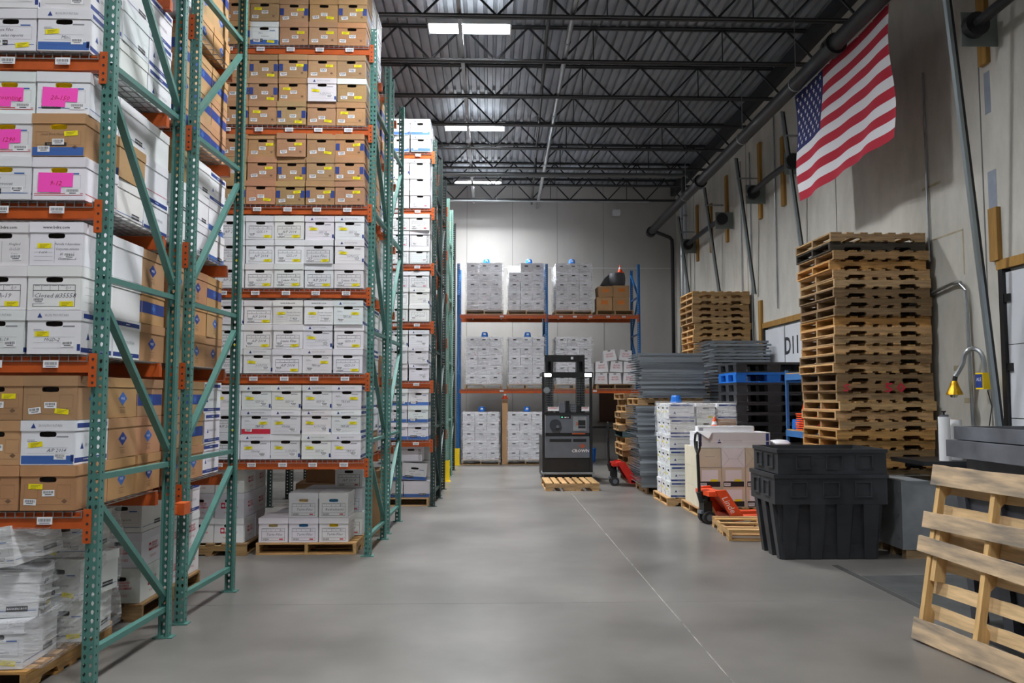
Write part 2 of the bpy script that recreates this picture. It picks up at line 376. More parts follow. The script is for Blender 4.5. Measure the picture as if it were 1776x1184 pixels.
        for MM in (Mr, Ml, M):
            q = .05 if MM is not M else .02
            rect(b, q-.11, q-.065, .10, .16, REDINK, MM)
            b.add([(math.cos(a)*.016+q-.0875, math.sin(a)*.016+.13, .0003) for a in [i*PI/4 for i in range(8)]], [tuple(range(8))], WHITE, MM)
            for k, s in enumerate(['ADVANCED', 'RECORDS', 'MANAGEMENT']): put(b, s, .024, REDINK, MM @ Matrix.Translation((q+.005, .152-.022*k, 0)), wx=.85, bold=.02)
            put(b, '763-537-1422', .027, REDINK, MM @ Matrix.Translation((q-.02, .055, 0)), wx=.8)
    elif style == 'universal':
        frame(b, -.14, .14, .015, h-.075, .003, INK, M)
        put(b, 'universal', .050, INK, M @ Matrix.Translation((.115, .105, 0)) @ Matrix.Rotation(PI/2, 4, 'Z'), res=2)
        for k in range(4): rect(b, -.12, .04, .05+.03*k, .0512+.03*k, GREYINK, M)
    elif style.startswith('kraft'):
        for k in (0, 1):
            frame(b, -.135+k*.19, -.055+k*.19, .07, zf, .0011, BROWNINK, M)
        rect(b, -.135, .135, .035, .0362, BROWNINK, M); diamond(b, .10, .055, .018, BROWNINK, M)
        if style == 'kraft_corner':
            for q in (-1, 1): rect(b, min(q*(w/2-.002), q*(w/2-.045)), max(q*(w/2-.002), q*(w/2-.045)), .075, .155, BLUEINK, M)
            for MM in (Mr, Ml):
                rect(b, -d/2+.004, d/2-.004, .075, .155, BLUEINK, MM); frame(b, -.035, .035, .085, .145, .004, BLUE2, MM @ Matrix.Translation((0, 0, .0003)))
                diamond(b, 0, .115, .036, BLUE2, MM @ Matrix.Translation((0, 0, .0005)))
        elif style == 'kraft_bluebase':
            rect(b, -w/2+.003, w/2-.003, .004, .055, BLUE2, M); rect(b, -.08, .05, .062, .085, INK, M @ Matrix.Translation((0, 0, .0003))); put(b, 'BANKERS BOX', .015, KRAFT, M @ Matrix.Translation((-.015, .0735, .0006)))
            put(b, 'Small Box Sleeves', .022, BROWNINK, M @ Matrix.Translation((-.03, .135, 0)), shear=.3)
        else:
            for MM in (Mr, Ml):
                diamond(b, 0, .125, .062, BLUEINK if sd % 2 else BLUE2, MM); put(b, 'PAIGE', .024, LABELW, MM @ Matrix.Translation((0, .125, .0005)), wx=.8)
                rect(b, -.04, .04, .065, .068, BROWNINK, MM)
                for k in range(3): rect(b, -.035, .035, .03+.009*k, .032+.009*k, BROWNINK, MM)
    elif style == 'plain':
        rect(b, -.10, .08, .07, .0712, GREYINK, M); rect(b, -.10, .10, .1, .1012, GREYINK, M)
    parts = [('body', b.mesh('box_body')), ('lid', l.mesh('box_lid'))]
    # stickers
    def sticker(x, z, ang, yel):
        s = MB(); MS = MF(x, yf-.0016, z, 'front', ang)
        if yel:
            rect(s, -.041, .041, -.015, .015, YELLOW, MS)
            for k in range(3): rect(s, -.028, .028-.012*k, .006-.008*k, .0078-.008*k, INK, MS @ Matrix.Translation((0, 0, .0004)))
        else:
            rect(s, -.036, .036, -.018, .018, LABELW, MS); MS2 = MS @ Matrix.Translation((0, 0, .0004))
            x = -.029
            while x < .028:
                q = r.choice((.0012, .002, .003)); rect(s, x, x+q, -.002, .013, INK, MS2); x += q+r.choice((.0014, .002, .003))
            rect(s, -.02, .02, -.010, -.006, INK, MS2)
        return s.mesh('yellow_sticker' if yel else 'barcode_label')
    if brown:
        parts += [('barcode_label', sticker(-.09+r.uniform(-.015, .015), .045+r.uniform(-.01, .01), r.uniform(-.05, .12), False)),
                  ('address_label', sticker(0+r.uniform(-.02, .02), .095+r.uniform(-.01, .01), r.uniform(-.05, .05), False))]
        parts += [('yellow_sticker', sticker(*[(.08, .03), (.07, .05), (-.07, .14), (.075, .14)][r.randrange(4)], r.uniform(-.12, .12), True))]
    else:
        bx = [(-.08, .048), (.075, .05), (.08, .06)][r.randrange(3)] if style not in ('form',) else (-.09, .055)
        parts += [('barcode_label', sticker(bx[0], bx[1], r.uniform(-.08, .08), False))]
        yx = (.075 if bx[0] < 0 else -.07, .035 if style == 'form' else [.035, .12][r.randrange(2)])
        parts += [('yellow_sticker', sticker(yx[0], yx[1], r.uniform(-.12, .12), True))]
    return parts
_C = {}
LOOK = {'form': 'white form-printed box', 'mountain': 'white triangle-lid box', 'mountain_white': 'white triangle-lid box', 'mountain_plainlid': 'white blank-lid box', 'mountain_band': 'blue-banded white box',
        'mountain_red': 'red-banded white box', 'web': 'white web-address box', 'bankers': 'white lozenge-logo box', 'bankers_blue': 'blue-based white box',
        'bankers_redline': 'red-lined white box', 'arm': 'white red-logo box', 'universal': 'white black-framed box', 'kraft_plain': 'brown file box', 'kraft_corner': 'blue-cornered brown box',
        'kraft_whitelid': 'white-lidded brown box', 'kraft_bluebase': 'blue-based brown box', 'plain': 'plain white box'}
def place_box(style, x, y, z, label, rz=0, sd=None, group=None, stickers=True, rot=None, scale=(1, 1, 1), only=None, holem=None, pen=None, color=None):
    """x, y is the centre of the box, z its underside"""
    sd = rnd.randrange(5) if sd is None else sd; k = (style, sd, holem.name if holem else None, pen)
    if k not in _C: _C[k] = carton(style, sd, holem=holem, pen=pen)
    o = thing('brown_file_box' if style.startswith('kraft') else 'archive_box', label, 'box', (x, y, z), rz, group, rot); o.scale = scale
    tint = color or ((rnd.uniform(.93, 1), rnd.uniform(.93, 1), rnd.uniform(.92, 1), 1) if not style.startswith('kraft') else (rnd.uniform(.9, 1.1), rnd.uniform(.88, 1.05), rnd.uniform(.85, 1.05), 1))
    for n, me in _C[k]:
        if n in ('barcode_label', 'yellow_sticker', 'address_label') and not stickers: continue
        if n == 'yellow_sticker' and stickers == 'bar': continue
        if only and n not in only: continue
        ob(n, me, o, color=tint)
    return o

# ------------------------------------------------------------------ building shell
XW, YB, ZD = 5.25, 22.3, 7.62      # right wall, back wall, deck underside
XL, YF = -9.0, -8.0
struct(MB().b6(XL, XW, YF, YB, -.2, 0, FLOOR).build('floor'))
struct(MB().b6(XL, XW+.3, YB, YB+.25, 0, ZD+.15, BACKW).build('wall_back'))
struct(MB().b6(XL-.25, XL, YF, YB+.25, 0, ZD+.15, BACKW).build('wall_left'))
struct(MB().b6(XL, XW+.3, YF-.25, YF, 0, ZD+.15, BACKW).build('wall_front'))
# back wall panel joints (recessed strip look: thin darker sealant lines)
SEAL = mat('joint_sealant', (.16, .16, .155), .8)
for i, x in enumerate((-4.2, -.62, .65, 1.9, 3.2)):
    struct(MB().b6(x-.005, x+.005, YB-.003, YB, 0, ZD, SEAL).build('trim_%d' % (i+1)))
struct(MB().b6(-8, XW, YB-.004, YB, 5.28, 5.30, mat('wall_line', (.62, .62, .62), .7)).build('trim_6'))
# right wall with three dock openings, made of blocks around the openings
DOORS = [(5.60, 8.05), (12.60, 15.20), (17.2, 19.8)]; DTOP = 3.0
w = MB(); ys = [YF]+[v for d in DOORS for v in d]+[YB+.25]
for i in range(0, len(ys), 2): w.b6(XW, XW+.3, ys[i], ys[i+1], 0, DTOP, CONC)
w.b6(XW, XW+.3, YF, YB+.25, DTOP, ZD+.15, CONC); struct(w.build('wall_right'))
for i, y in enumerate((4.6, 8.30, 11.9, 16.1, 20.3)):
    struct(MB().b6(XW-.004, XW, y-.009, y+.009, 0, ZD-.2, SEAL).build('trim_%d' % (i+7)))
struct(MB().b6(XW-.14, XW, YF, YB, 7.34, ZD-.02, JOISTM).build('trim_12'))    # steel ledger where the deck meets the wall
# patched rectangles and stains on the concrete
PATCH = mat('cement_patch', srgb('a59a80'), .9, noise=.2, nscale=9); GPATCH = mat('grey_paint_patch', srgb('8d95a3'), .8, noise=.1)
def patch(y, z, sy, sz, m, n): struct(MB().b6(XW-.002, XW, y-sy/2, y+sy/2, z-sz/2, z+sz/2, m).build(n))
patch(8.17, 4.9, .10, .45, GPATCH, 'trim_13'); patch(8.15, 3.85, .14, .42, GPATCH, 'trim_14'); patch(8.9, 2.02, .14, .06, PATCH, 'trim_15'); patch(8.7, 1.66, .18, .06, PATCH, 'trim_16')
patch(9.0, 3.55, .62, .02, PATCH, 'trim_17'); patch(8.7, 3.30, .02, .5, PATCH, 'trim_18'); patch(9.3, 4.2, .4, .03, PATCH, 'trim_19')
# deck: fluted steel running towards the back wall
m = MB(); x = XL; prof = []
while x < XW+.3: prof += [(x, ZD), (x+.085, ZD), (x+.095, ZD+.06), (x+.142, ZD+.06)]; x += .152
vs = [(a, YF, b) for a, b in prof]+[(a, YB+.2, b) for a, b in prof]; n = len(prof)
m.add(vs, [(i, i+1, n+i+1, n+i) for i in range(n-1)], DECKM); m.b6(XL-.3, XW+.3, YF, YB+.3, ZD+.075, ZD+.12, DECKM)
struct(m.build('ceiling'))
# floor control joints
JNT = mat('joint_filler', (.26, .245, .225), .8, noise=.7, nscale=9)
for i, (x, w_) in enumerate(((1.46, .009), (-4.5, .009))): struct(MB().b6(x-w_/2, x+w_/2, YF, YB, 0, .0012, JNT).build('trim_%d' % (i+20)))
for i, y in enumerate((6.8, 15.2)): struct(MB().b6(XL, XW, y-.003, y+.003, 0, .0010, SEAL).build('trim_%d' % (i+22)))
DPIT = mat('dock_plate_steel', (.12, .125, .125), .5, .5, noise=.3, nscale=5)
dp = MB(); dp.b6(3.55, 5.24, 5.3, 7.72, 0, .004, DPIT); struct(dp.build('trim_24'))
struct(MB().b6(3.47, 3.53, 5.2, 8.2, 0, .005, mat('pit_edge', (.05, .05, .05), .6)).build('trim_25'))
# dock doors
for k, (y0, y1) in enumerate(DOORS):
    d = MB(); d.b6(XW+.06, XW+.10, y0, y1, 0, DTOP, DOORW); dd = struct(d.build('door_%d' % (k+1)))
    for j in range(4):
        z0 = j*.74+.01
        p = MB(); p.b6(XW+.002, XW+.06, y0+.05, y1-.05, z0, z0+.732, DOORW); p.build('door_panel', dd)
    # lintel timber, steel jambs
    MB().b6(XW-.03, XW+.03, y0-.05, y1+.05, DTOP, DTOP+.10, BOARDW).build('lintel_board', dd)
    j = MB(); 
    for yy in (y0+.02, y1-.01): j.b6(XW-.03, XW+.06, yy-.035, yy+.035, 0, DTOP, BLACKM)
    j.build('door_jamb', dd)
    q = MB()
    for z in (.5, 1.25, 2.0, 2.7): q.b6(XW-.02, XW+.002, y1-.12, y1-.04, z-.04, z+.04, BLACKM)
    q.build('door_hinge', dd)
# D11 panel seam and number
dd = bpy.data.objects['door_2']
MB().b6(XW-.004, XW+.002, 14.14, 14.17, 1.6, DTOP, STEEL).build('door_seam', dd)
t = MB(); put(t, 'D11', .42, INK, MF(XW+.0005, 13.82, 2.58, 'left'), res=3, wx=.95, bold=.025); t.build('door_number', dd)

# ------------------------------------------------------------------ roof joists
ZB = 7.02
web_d = MB(); web_d.bar((-.26, 0, 0), (.26, 0, ZD-ZB-.05), .028, .028, JOISTM); WEBA = web_d.mesh('web_diagonal')
web_d = MB(); web_d.bar((.26, 0, 0), (-.26, 0, ZD-ZB-.05), .028, .028, JOISTM); WEBB = web_d.mesh('web_diagonal')
web_v = MB(); web_v.bar((0, 0, 0), (0, 0, ZD-ZB-.05), .016, .016, JOISTM); WEBV = web_v.mesh('web_vertical')
def chord(z, m, h=.04):
    c = MB()
    for s in (-1, 1): c.b6(XL, XW-.15, s*.008 if s > 0 else -.06, .06 if s > 0 else -.008, z, z+.006, m); c.b6(XL, XW-.15, s*.012-.004, s*.012+.004, z, z+h, m)
    return c.mesh('joist_chord')
CT = chord(ZD-.042, JOISTM); CB = chord(ZB, JOISTB, .045)
ORD = ['first', 'second', 'third', 'fourth', 'fifth', 'sixth', 'seventh', 'eighth', 'ninth', 'tenth', 'eleventh', 'twelfth', 'thirteenth', 'fourteenth', 'fifteenth', 'sixteenth', 'seventeenth', 'eighteenth', 'nineteenth', 'twentieth']
JY = [21.58-1.51*k for k in range(16)]
for i, y in enumerate(JY):
    seen = y > 9
    j = thing('roof_joist', 'black open-web steel roof joist, %s from the far wall' % ORD[i], 'joist', (0, y, 0), group='roof joists under the fluted deck')
    ob('top_chord', CT, j); ob('bottom_chord', CB, j)
    x = -3.8 if seen else -6.2
    while x < XW-.3:
        ob('web_diagonal', WEBA, j, (x, 0, ZB+.02)); ob('web_diagonal', WEBB, j, (x+.52, 0, ZB+.02))
        if int((x+20)/1.04) % 2 == 0: ob('web_vertical', WEBV, j, (x+.52-.26, 0, ZB+.02))
        x += 1.04

# ------------------------------------------------------------------ lamps
for i, y in enumerate(LAMP_Y):
    nm = {4: 'large bright fluorescent fixture, nearest to the camera in view', 5: 'middle fluorescent fixture above the aisle, dimly seen between joists', 6: 'farthest fluorescent fixture close to the back wall'}.get(i, 'fluorescent fixture overhead out of the picture, %s from the front wall' % ORD[i])
    t = thing('ceiling_fixture', nm, 'light', (LAMP_X, y, LAMP_Z), group='fluorescent fixtures over the aisle')
    m = MB(); m.b6(-.61, .61, -.17, .17, .0, .05, FIXT)
    for q in (-.16, -.08, 0, .08, .16): m.b6(-.61, .61, q-.002, q+.002, -.020, 0, FIXT)
    for s in (-1, 1): m.b6(s*.615-.01, s*.615+.01, -.17, .17, -.04, .05, FIXT)
    m.b6(-.61, .61, -.175, -.167, -.024, .05, FIXT).b6(-.61, .61, .167, .175, -.024, .05, FIXT).build('housing', t)
    for q in (-.12, -.04, .04, .12): MB().cyl((-.58, q, -.022), (.58, q, -.022), .013, TUBE, 8).build('lamp_tube', t)
    m = MB()
    for s in (-.45, .45): m.cyl((s, 0, .05), (s, 0, ZD-LAMP_Z-.001), .003, STEEL, 5)
    m.build('hanger_wire', t)
tag(MB().b6(-.46, -.40, 4, 22.28, ZB+.06, ZB+.10, mat('strut_grey', (.35, .36, .37), .45, .4)).build('strut_channel'), 'straight steel strut running beside the fluorescent fixtures to the back wall', 'strut')
m = MB(); m.tube([(1.10, 5.0, ZB+.10), (1.18, 11.0, ZB+.10), (1.34, 22.28, ZB-.03)], .042, STEEL, 10)
for y in (9.0, 12.0, 15.1, 18.2, 21.2): m.cyl((1.18+(y-11)*.0142, y-.05, ZB+.10-max(0, y-11)*.0115), (1.18+(y-11)*.0142, y+.05, ZB+.10-max(0, y-11)*.0115), .050, STEEL, 10)
tag(m.build('roof_conduit', smooth=True), 'bright galvanised pipe running the length of the ceiling', 'pipe')
m = MB(); m.tube([(.80, 6, ZB+.12), (.86, 11.8, ZB+.12), (1.18, 22.2, ZB+.05)], .028, BLACKM, 8)
m.cyl((1.05, 17.9, 6.72), (1.05, 17.9, ZB+.08), .02, BLACKM, 6); tag(m.build('branch_pipe', smooth=True), 'thin dark sprinkler branch pipe left of the bright ceiling pipe', 'pipe')
m = MB(); m.cyl((-3.5, 17.9, 6.70), (4.5, 17.9, 6.70), .055, mat('cross_pipe_grey', (.14, .15, .155), .4, .5), 12)
m.cyl((4.4, 17.9, 6.70), (4.4, 17.9, 6.2), .05, BLACKM, 10)
tag(m.build('cross_main_pipe', smooth=True), 'dark pipe crossing the hall beneath the joists near the far end', 'pipe')
m = MB(); m.cyl((-3.4, 21.3, 6.93), (4.3, 21.3, 6.93), .022, STEEL, 8)
for x in (-2.5, .2, 2.4): m.cyl((x, 21.3, 6.93), (x, 21.3, 7.45), .004, STEEL, 5)
tag(m.build('far_conduit'), 'thin pale conduit crossing just before the back wall', 'conduit')
tag(MB().b6(3.42, 3.62, 21.9, 22.1, 6.72, 6.86, FIXT).cyl((3.52, 22, 6.86), (3.52, 22, ZD+.01), .006, STEEL, 5).build('emergency_light'), 'small white emergency light hung near the back wall', 'light')

# main pipe along the right wall
PX, PZ = 4.32, 6.10
t = thing('sprinkler_main', 'thick black sprinkler main running along the right wall above the flag', 'pipe', (PX, 2, PZ))
MB().cyl((0, 0, 0), (0, 19.1, 0), .10, BLACKM, 20).build('pipe_run', t, smooth=True)
for y in (9.75, 16.2): MB().cyl((0, y-2-.09, 0), (0, y-2+.09, 0), .135, BLACKM, 20).cyl((-.15, y-2, 0), (.15, y-2, 0), .03, BLACKM, 8).build('coupling', t, smooth=True)
m = MB().cyl((0, 19.1, 0), (0, 19.25, -.02), .13, BLACKM, 20); m.build('end_cap', t, smooth=True)
m = MB(); m.tube([(.02, 19.0, -.02), (.62, 19.75, -.04), (.70, 19.8, -.10), (.72, 19.85, -.3), (.72, 19.85, -PZ+.01)], .05, BLACKM, 10); m.build('drop_pipe', t, smooth=True)
m = MB()
for y in (4.5, 11.0, 13.4, 17.4):
    m.cyl((0, y-2, .1), (0, y-2, ZD-PZ-.001), .006, STEEL, 5); m.cyl((0, y-2-.015, 0), (0, y-2+.015, 0), .107, STEEL, 16)
m.build('pipe_hanger', t)
# ducts by the corner
for x, y, r, nm in ((5.12, 21.1, .045, 'left of the pair'), (5.12, 20.72, .05, 'right of the pair')):
    m = MB().cyl((x, y, 0.002), (x, y, 6.9), r, mat('bright_conduit', (.62, .65, .68), .28, .9), 12)
    for z in (4.3, 5.4, 6.4): m.cyl((x, y, z), (x, y, z+.05), r+.012, STEEL, 12)
    tag(m.build('riser_conduit', smooth=True), 'bright vertical conduit in the far right corner, '+nm, 'conduit')
# flag
FX, FY0, FY1, FZ, FH = 4.44, 11.40, 8.60, 6.08, 1.56
def fp(u, v):
    wv = .035*math.sin(v*7+u*3)*(.3+v*.7)+.03*math.sin(u*11+v*2.2)*(.4+.6*v)+.02*math.sin(u*23+v*5)*v
    y = FY0+(FY1-FY0)*u+.03*math.sin(v*5+u*4)*v; z = FZ-FH*v*(1-.03*u)-.0*math.sin(PI*u)-.02*math.sin(u*9)*v
    return (FX+wv+.02, y, z)
m = MB(); NU, NV = 60, 39; vs = [fp(i/NU, j/NV) for j in range(NV+1) for i in range(NU+1)]
fa = {FLR: [], FLW: [], FLB: []}
for j in range(NV):
    for i in range(NU):
        st = j*13//NV; mm = FLR if st % 2 == 0 else FLW
        if i < NU*.345 and st < 7: mm = FLB
        fa[mm].append((j*(NU+1)+i, j*(NU+1)+i+1, (j+1)*(NU+1)+i+1, (j+1)*(NU+1)+i))
k0 = 0; m.v = vs
for mm, fs in fa.items():
    k = m.mi(mm); m.f += fs; m.m += [k]*len(fs)
fl = m.build('flag', smooth=True); tag(fl, 'large red, white and blue striped flag hung from the black wall pipe', 'flag')
s = MB(); CU = 21/60
for r in range(9):
    for c in range(6 if r % 2 == 0 else 5):
        u0 = CU*((c*2+1+(r % 2))/12); v0 = 7/13*((r+1)/10)
        pts = []
        for k in range(10):
            a = PI/2+k*PI/5; q = .042 if k % 2 == 0 else .017; p = fp(u0+math.cos(a)*q/2.78, v0-math.sin(a)*q/FH); pts.append((p[0]-.006, p[1], p[2]))
        s.add(pts, [tuple(range(10))], FLW)
s.build('flag_stars', fl)
s = MB()
for k in range(8): p = fp(k/7*.98+.01, 0); s.cyl((p[0], p[1], p[2]-.01), (PX, p[1], PZ-.09), .004, FLW, 5)
s.build('flag_tie', fl)

# dock door hardware on the right wall: sloping rails, drums, shafts, timbers
RAILM = mat('rail_zinc', (.32, .37, .39), .4, .7)
def rail(x0, y0, z0, x1, y1, z1, lab):
    m = MB(); m.bar((x0, y0, z0), (x1, y1, z1), .036, .05, RAILM); m.bar((x0+.04, y0, z0), (x1+.04, y1, z1), .02, .03, BLACKM)
    m.bar((x0+.02, y0, z0+.01), (5.23, y0, z0+.01), .03, .03, RAILM); m.bar((x1+.02, y1, z1-.4), (5.24, y1, z1-.4), .025, .025, RAILM)
    if z0 < 2: m.bar((x0, y0, z0+.02), (x0, y0, .01), .045, .065, RAILM)
    tag(m.build('door_track'), lab, 'track')
rail(5.16, 8.05, 1.28, 4.46, 7.62, 6.3, 'long grey sloping door track at the right, left of the white door')
rail(5.17, 13.04, 3.9, 4.80, 12.86, 6.38, 'grey sloping door track left of the flag above the tall pallet stack')
rail(5.17, 15.52, 3.7, 4.80, 15.36, 6.35, 'grey sloping door track at the far edge of the numbered door')
rail(5.17, 17.87, 3.9, 4.80, 17.69, 6.38, 'grey sloping door track above the right of the far pallet stack')
rail(5.17, 20.45, 3.9, 4.80, 20.2, 6.29, 'grey sloping door track next to the far corner conduits')
def shaft(y0, y1, z, lab, sag=.12):
    t = thing('door_shaft', lab, 'shaft', (0, 0, 0))
    m = MB(); n = 7; m.tube([(4.98, y1+(y0-y1)*k/n, z+sag*math.sin(k/n*PI)*.3) for k in range(n+1)], .055, BLACKM, 10); m.build('torsion_tube', t, smooth=True)
    for y in (y1-.05, y0+.05):
        MB().b6(4.86, 5.24, y-.006, y+.006, z-.20, z+.16, mat('bracket_grey', (.20, .23, .22), .5, .4)).build('bearing_plate', t)
        MB().cyl((4.98, y-.10, z), (4.98, y-.012, z), .125, BLACKM, 18).build('cable_drum', t, smooth=True)
shaft(5.0, 8.0, 5.50, 'black door shaft at the top right corner of the picture')
shaft(12.88, 15.0, 5.55, 'black door shaft between the flag and the far timbers')
shaft(16.95, 20.0, 5.50, 'black door shaft farthest away on the right wall')
for y, z0, z1, lab in ((8.16, 5.2, 6.8, 'upright timber at the top right beside the black drum'), (8.10, 3.1, 3.65, 'upright timber above the left edge of the white door'), (13.98, 5.08, 6.33, 'upright timber just left of the flag'),
                       (15.2, 5.12, 6.6, 'upright timber behind the middle sloping track'), (17.38, 5.09, 6.56, 'tall thin upright timber above the far pallets'), (18.65, 5.09, 6.24, 'short upright timber behind the far shaft'),
                       (19.9, 5.09, 6.5, 'upright timber nearest the far corner'), (15.32, 2.6, 3.55, 'short timber post at the far side of the numbered door')):
    tag(MB().b6(XW-.05, XW-.001, y-.07, y+.07, z0, z1, BOARDW).build('wall_timber'), lab, 'timber', 'timbers bolted to the dock wall')
for y, z0, z1, lab in ((9.35, 3.3, 5.6, 'thin conduit hanging behind the right edge of the flag'), (14.4, 3.3, 6.9, 'thin wall conduit left of the flag'), (16.4, 3.3, 6.6, 'thin bright wall conduit behind the black shaft'), (15.8, 2.8, 6.6, 'thin wall conduit in the middle of the far wall section')):
    tag(MB().cyl((5.225, y, z0), (5.225, y, z1), .014, STEEL, 8).build('wall_conduit'), lab, 'conduit')
m = MB(); m.tube([(5.2, 10.2, 2.80), (5.2, 8.85, 2.97), (5.2, 8.70, 2.96), (5.2, 8.62, 2.86), (5.2, 8.60, 2.7), (5.2, 8.55, .75)], .02, STEEL, 8)
tag(m.build('bent_conduit', smooth=True), 'grey conduit bending down the wall right of the tall pallet stack', 'conduit')
# dock lamp
t = thing('dock_lamp', 'dock lamp with grey flexible arm and yellow foil shade on the wall', 'lamp', (5.2, 8.27, 1.78))
m = MB(); m.b6(-.10, .04, -.07, .06, 0, .17, YELP); m.build('switch_box', t)
m = MB(); M = MF(-.03, -.0715, .085); rect(m, -.06, .06, -.07, .07, BLUEINK, MF(-.1015, 0, .085, 'left')); put(m, 'ALE', .05, LABELW, MF(-.1025, 0, .10, 'left')); m.build('box_label', t)
pts = [(-.03, .0, .17), (-.03, .01, .27)]+[(-.03-.055*(1-math.cos(a)), .02+.09*(1-math.cos(a)), .28+.15*math.sin(a)) for a in [PI*k/10 for k in range(1, 11)]]+[(-.17, .23, .20), (-.20, .25, .14)]
MB().tube(pts, .025, STEEL, 8).build('flexible_arm', t, smooth=True)
MB().cyl((-.20, .25, .14), (-.21, .255, .085), .024, BLACKM, 10).build('lamp_neck', t)
MB().lathe([(.03, .0), (.045, -.05), (.075, -.12), (.085, -.145), (.07, -.15)], GOLD, (-.21, .26, .09), 14).build('lamp_shade', t)
MB().lathe([(.01, .03), (.04, .015), (.045, -.005), (.03, -.03), (.005, -.037)], BULB, (-.22, .26, -.055), 14).build('bulb', t, smooth=True)
tag(MB().tube([(5.18, 8.26, 1.77), (5.20, 8.23, 1.6), (5.19, 8.27, 1.4), (5.20, 8.28, 1.2), (5.20, 8.28, 1.03)], .006, RUBBER, 6).build('lamp_cord'), 'thin dark cord hanging below the yellow switch box', 'cord')

# ------------------------------------------------------------------ pallet racks
def post_mesh(m, H=5.80, W=.072, D=.06, facing=-1):
    """channel post; front web with teardrop holes faces facing*Y, outer flanges with small holes; origin at its outer front right corner base"""
    b = MB(); P = .0508; n = int(H/P); f = facing
    def cell(o, u, cw, z, hw, hh, drop):
        # o origin, u in-plane unit direction, cw cell width; hole ring of 6
        ux, uy = u
        def pt(a, zz): return (o[0]+ux*a, o[1]+uy*a, zz)
        c = cw/2; zc = z+P/2
        corners = [pt(0, z), pt(cw, z), pt(cw, z+P), pt(0, z+P)]
        ring = [(c, -hh), (c+hw*(.7 if drop else 1), -hh*.5), (c+hw, hh*.35), (c, hh), (c-hw, hh*.35), (c-hw*(.7 if drop else 1), -hh*.5)]
        vs = corners+[pt(a, zc+e) for a, e in ring]
        b.add(vs, [(0, 1, 5, 4), (1, 2, 7, 6, 5), (2, 3, 8+0-0, 7) if False else (2, 7, 3), (3, 7, 8), (3, 8, 9, 0), (0, 9, 4)], m)
    for k in range(n):
        z = k*P
        cell((-W, 0), (1, 0), W/2, z, .0095, .0145, True); cell((-W/2, 0), (1, 0), W/2, z, .0095, .0145, True)
        cell((0, 0), (0, -f), D, z, .0055, .008, False); cell((-W, 0), (0, -f), D, z, .0055, .008, False)
    for x in (-.0, -W+.018): b.quad((x-.018, -f*D, 0), (x, -f*D, 0), (x, -f*D, n*P), (x-.018, -f*D, n*P), m)
    # inner skin gives the steel its thickness
    for y0, y1, x0, x1 in ((0, 0, 0, 0),): pass
    me = b.mesh('post'); return me
_P = {}
def post(m, facing, H=5.80):
    k = (m.name, facing, H)
    if k not in _P: _P[k] = post_mesh(m, H, facing=facing)
    return _P[k]
def brace(a, b, m): return MB().bar(a, b, .035, .045, m, up=(1, 0, 0))
LV = [1.03, 1.95, 2.88, 3.80, 4.69, 5.60]
tagm = MB(); rect(tagm, -.045, .045, -.022, .022, LABELW, MF(0, 0, 0))
xx_ = -.035
while xx_ < .034:
    q = rnd.choice((.002, .003, .004)); rect(tagm, xx_, xx_+q, -.006, .012, INK, MF(0, -.0005, 0)); xx_ += q+.003
rect(tagm, -.03, .03, -.017, -.011, GREYINK, MF(0, -.0005, 0))
TAG = tagm.mesh('location_label')
def beam_mesh(L, m=ORANGE):
    b = MB(); poly = [(0, 0), (.055, 0), (.055, .10), (.022, .10), (.022, .075), (0, .075)]
    # profile in y,z extruded along -x
    vs = [(0, y, z) for y, z in poly]+[(-L, y, z) for y, z in poly]; n = 6
    b.add(vs, [tuple(range(6))[::-1], tuple(range(6, 12))]+[(i, (i+1) % n, n+(i+1) % n, n+i) for i in range(n)], m)
    return b.mesh('beam')
def conn_mesh(m=ORANGE):
    b = MB(); b.b6(-.045, .0, -.004, 0, -.085, .115, m); b.b6(-.048, -.044, -.004, .05, -.085, .115, m)
    for z in (-.06, -.02, .03, .08): b.cyl((-.022, -.0045, z), (-.022, -.006, z), .008, INK, 6)
    return b.mesh('beam_connector')
CONN = conn_mesh()
def deck_mesh(L, D, step=.055):
    b = MB(); r = .0028; n = int(L/step)
    for k in range(n+1):
        x = -L+k*L/n; b.box((x, D/2, .104), (r*2, D+.036, r*2), WIRE)
        b.box((x, -.018, .086), (r*2, r*2, .04), WIRE); b.box((x, D+.018, .086), (r*2, r*2, .04), WIRE)
    for k in range(int(D/.10)+1): b.box((-L/2, k*.10, .101), (L, r*2, r*2), WIRE)
    b.box((-L/2, -.018, .07), (L, r*2, r*2), WIRE); b.box((-L/2, D+.018, .07), (L, r*2, r*2), WIRE)
    for k in range(3): b.b6(-L*(.15+.35*k)-.03, -L*(.15+.35*k), .06, D-.06, .06, .098, mat('deck_channel', (.3, .3, .3), .5, .6))
    return b.mesh('wire_deck')
_D = {}
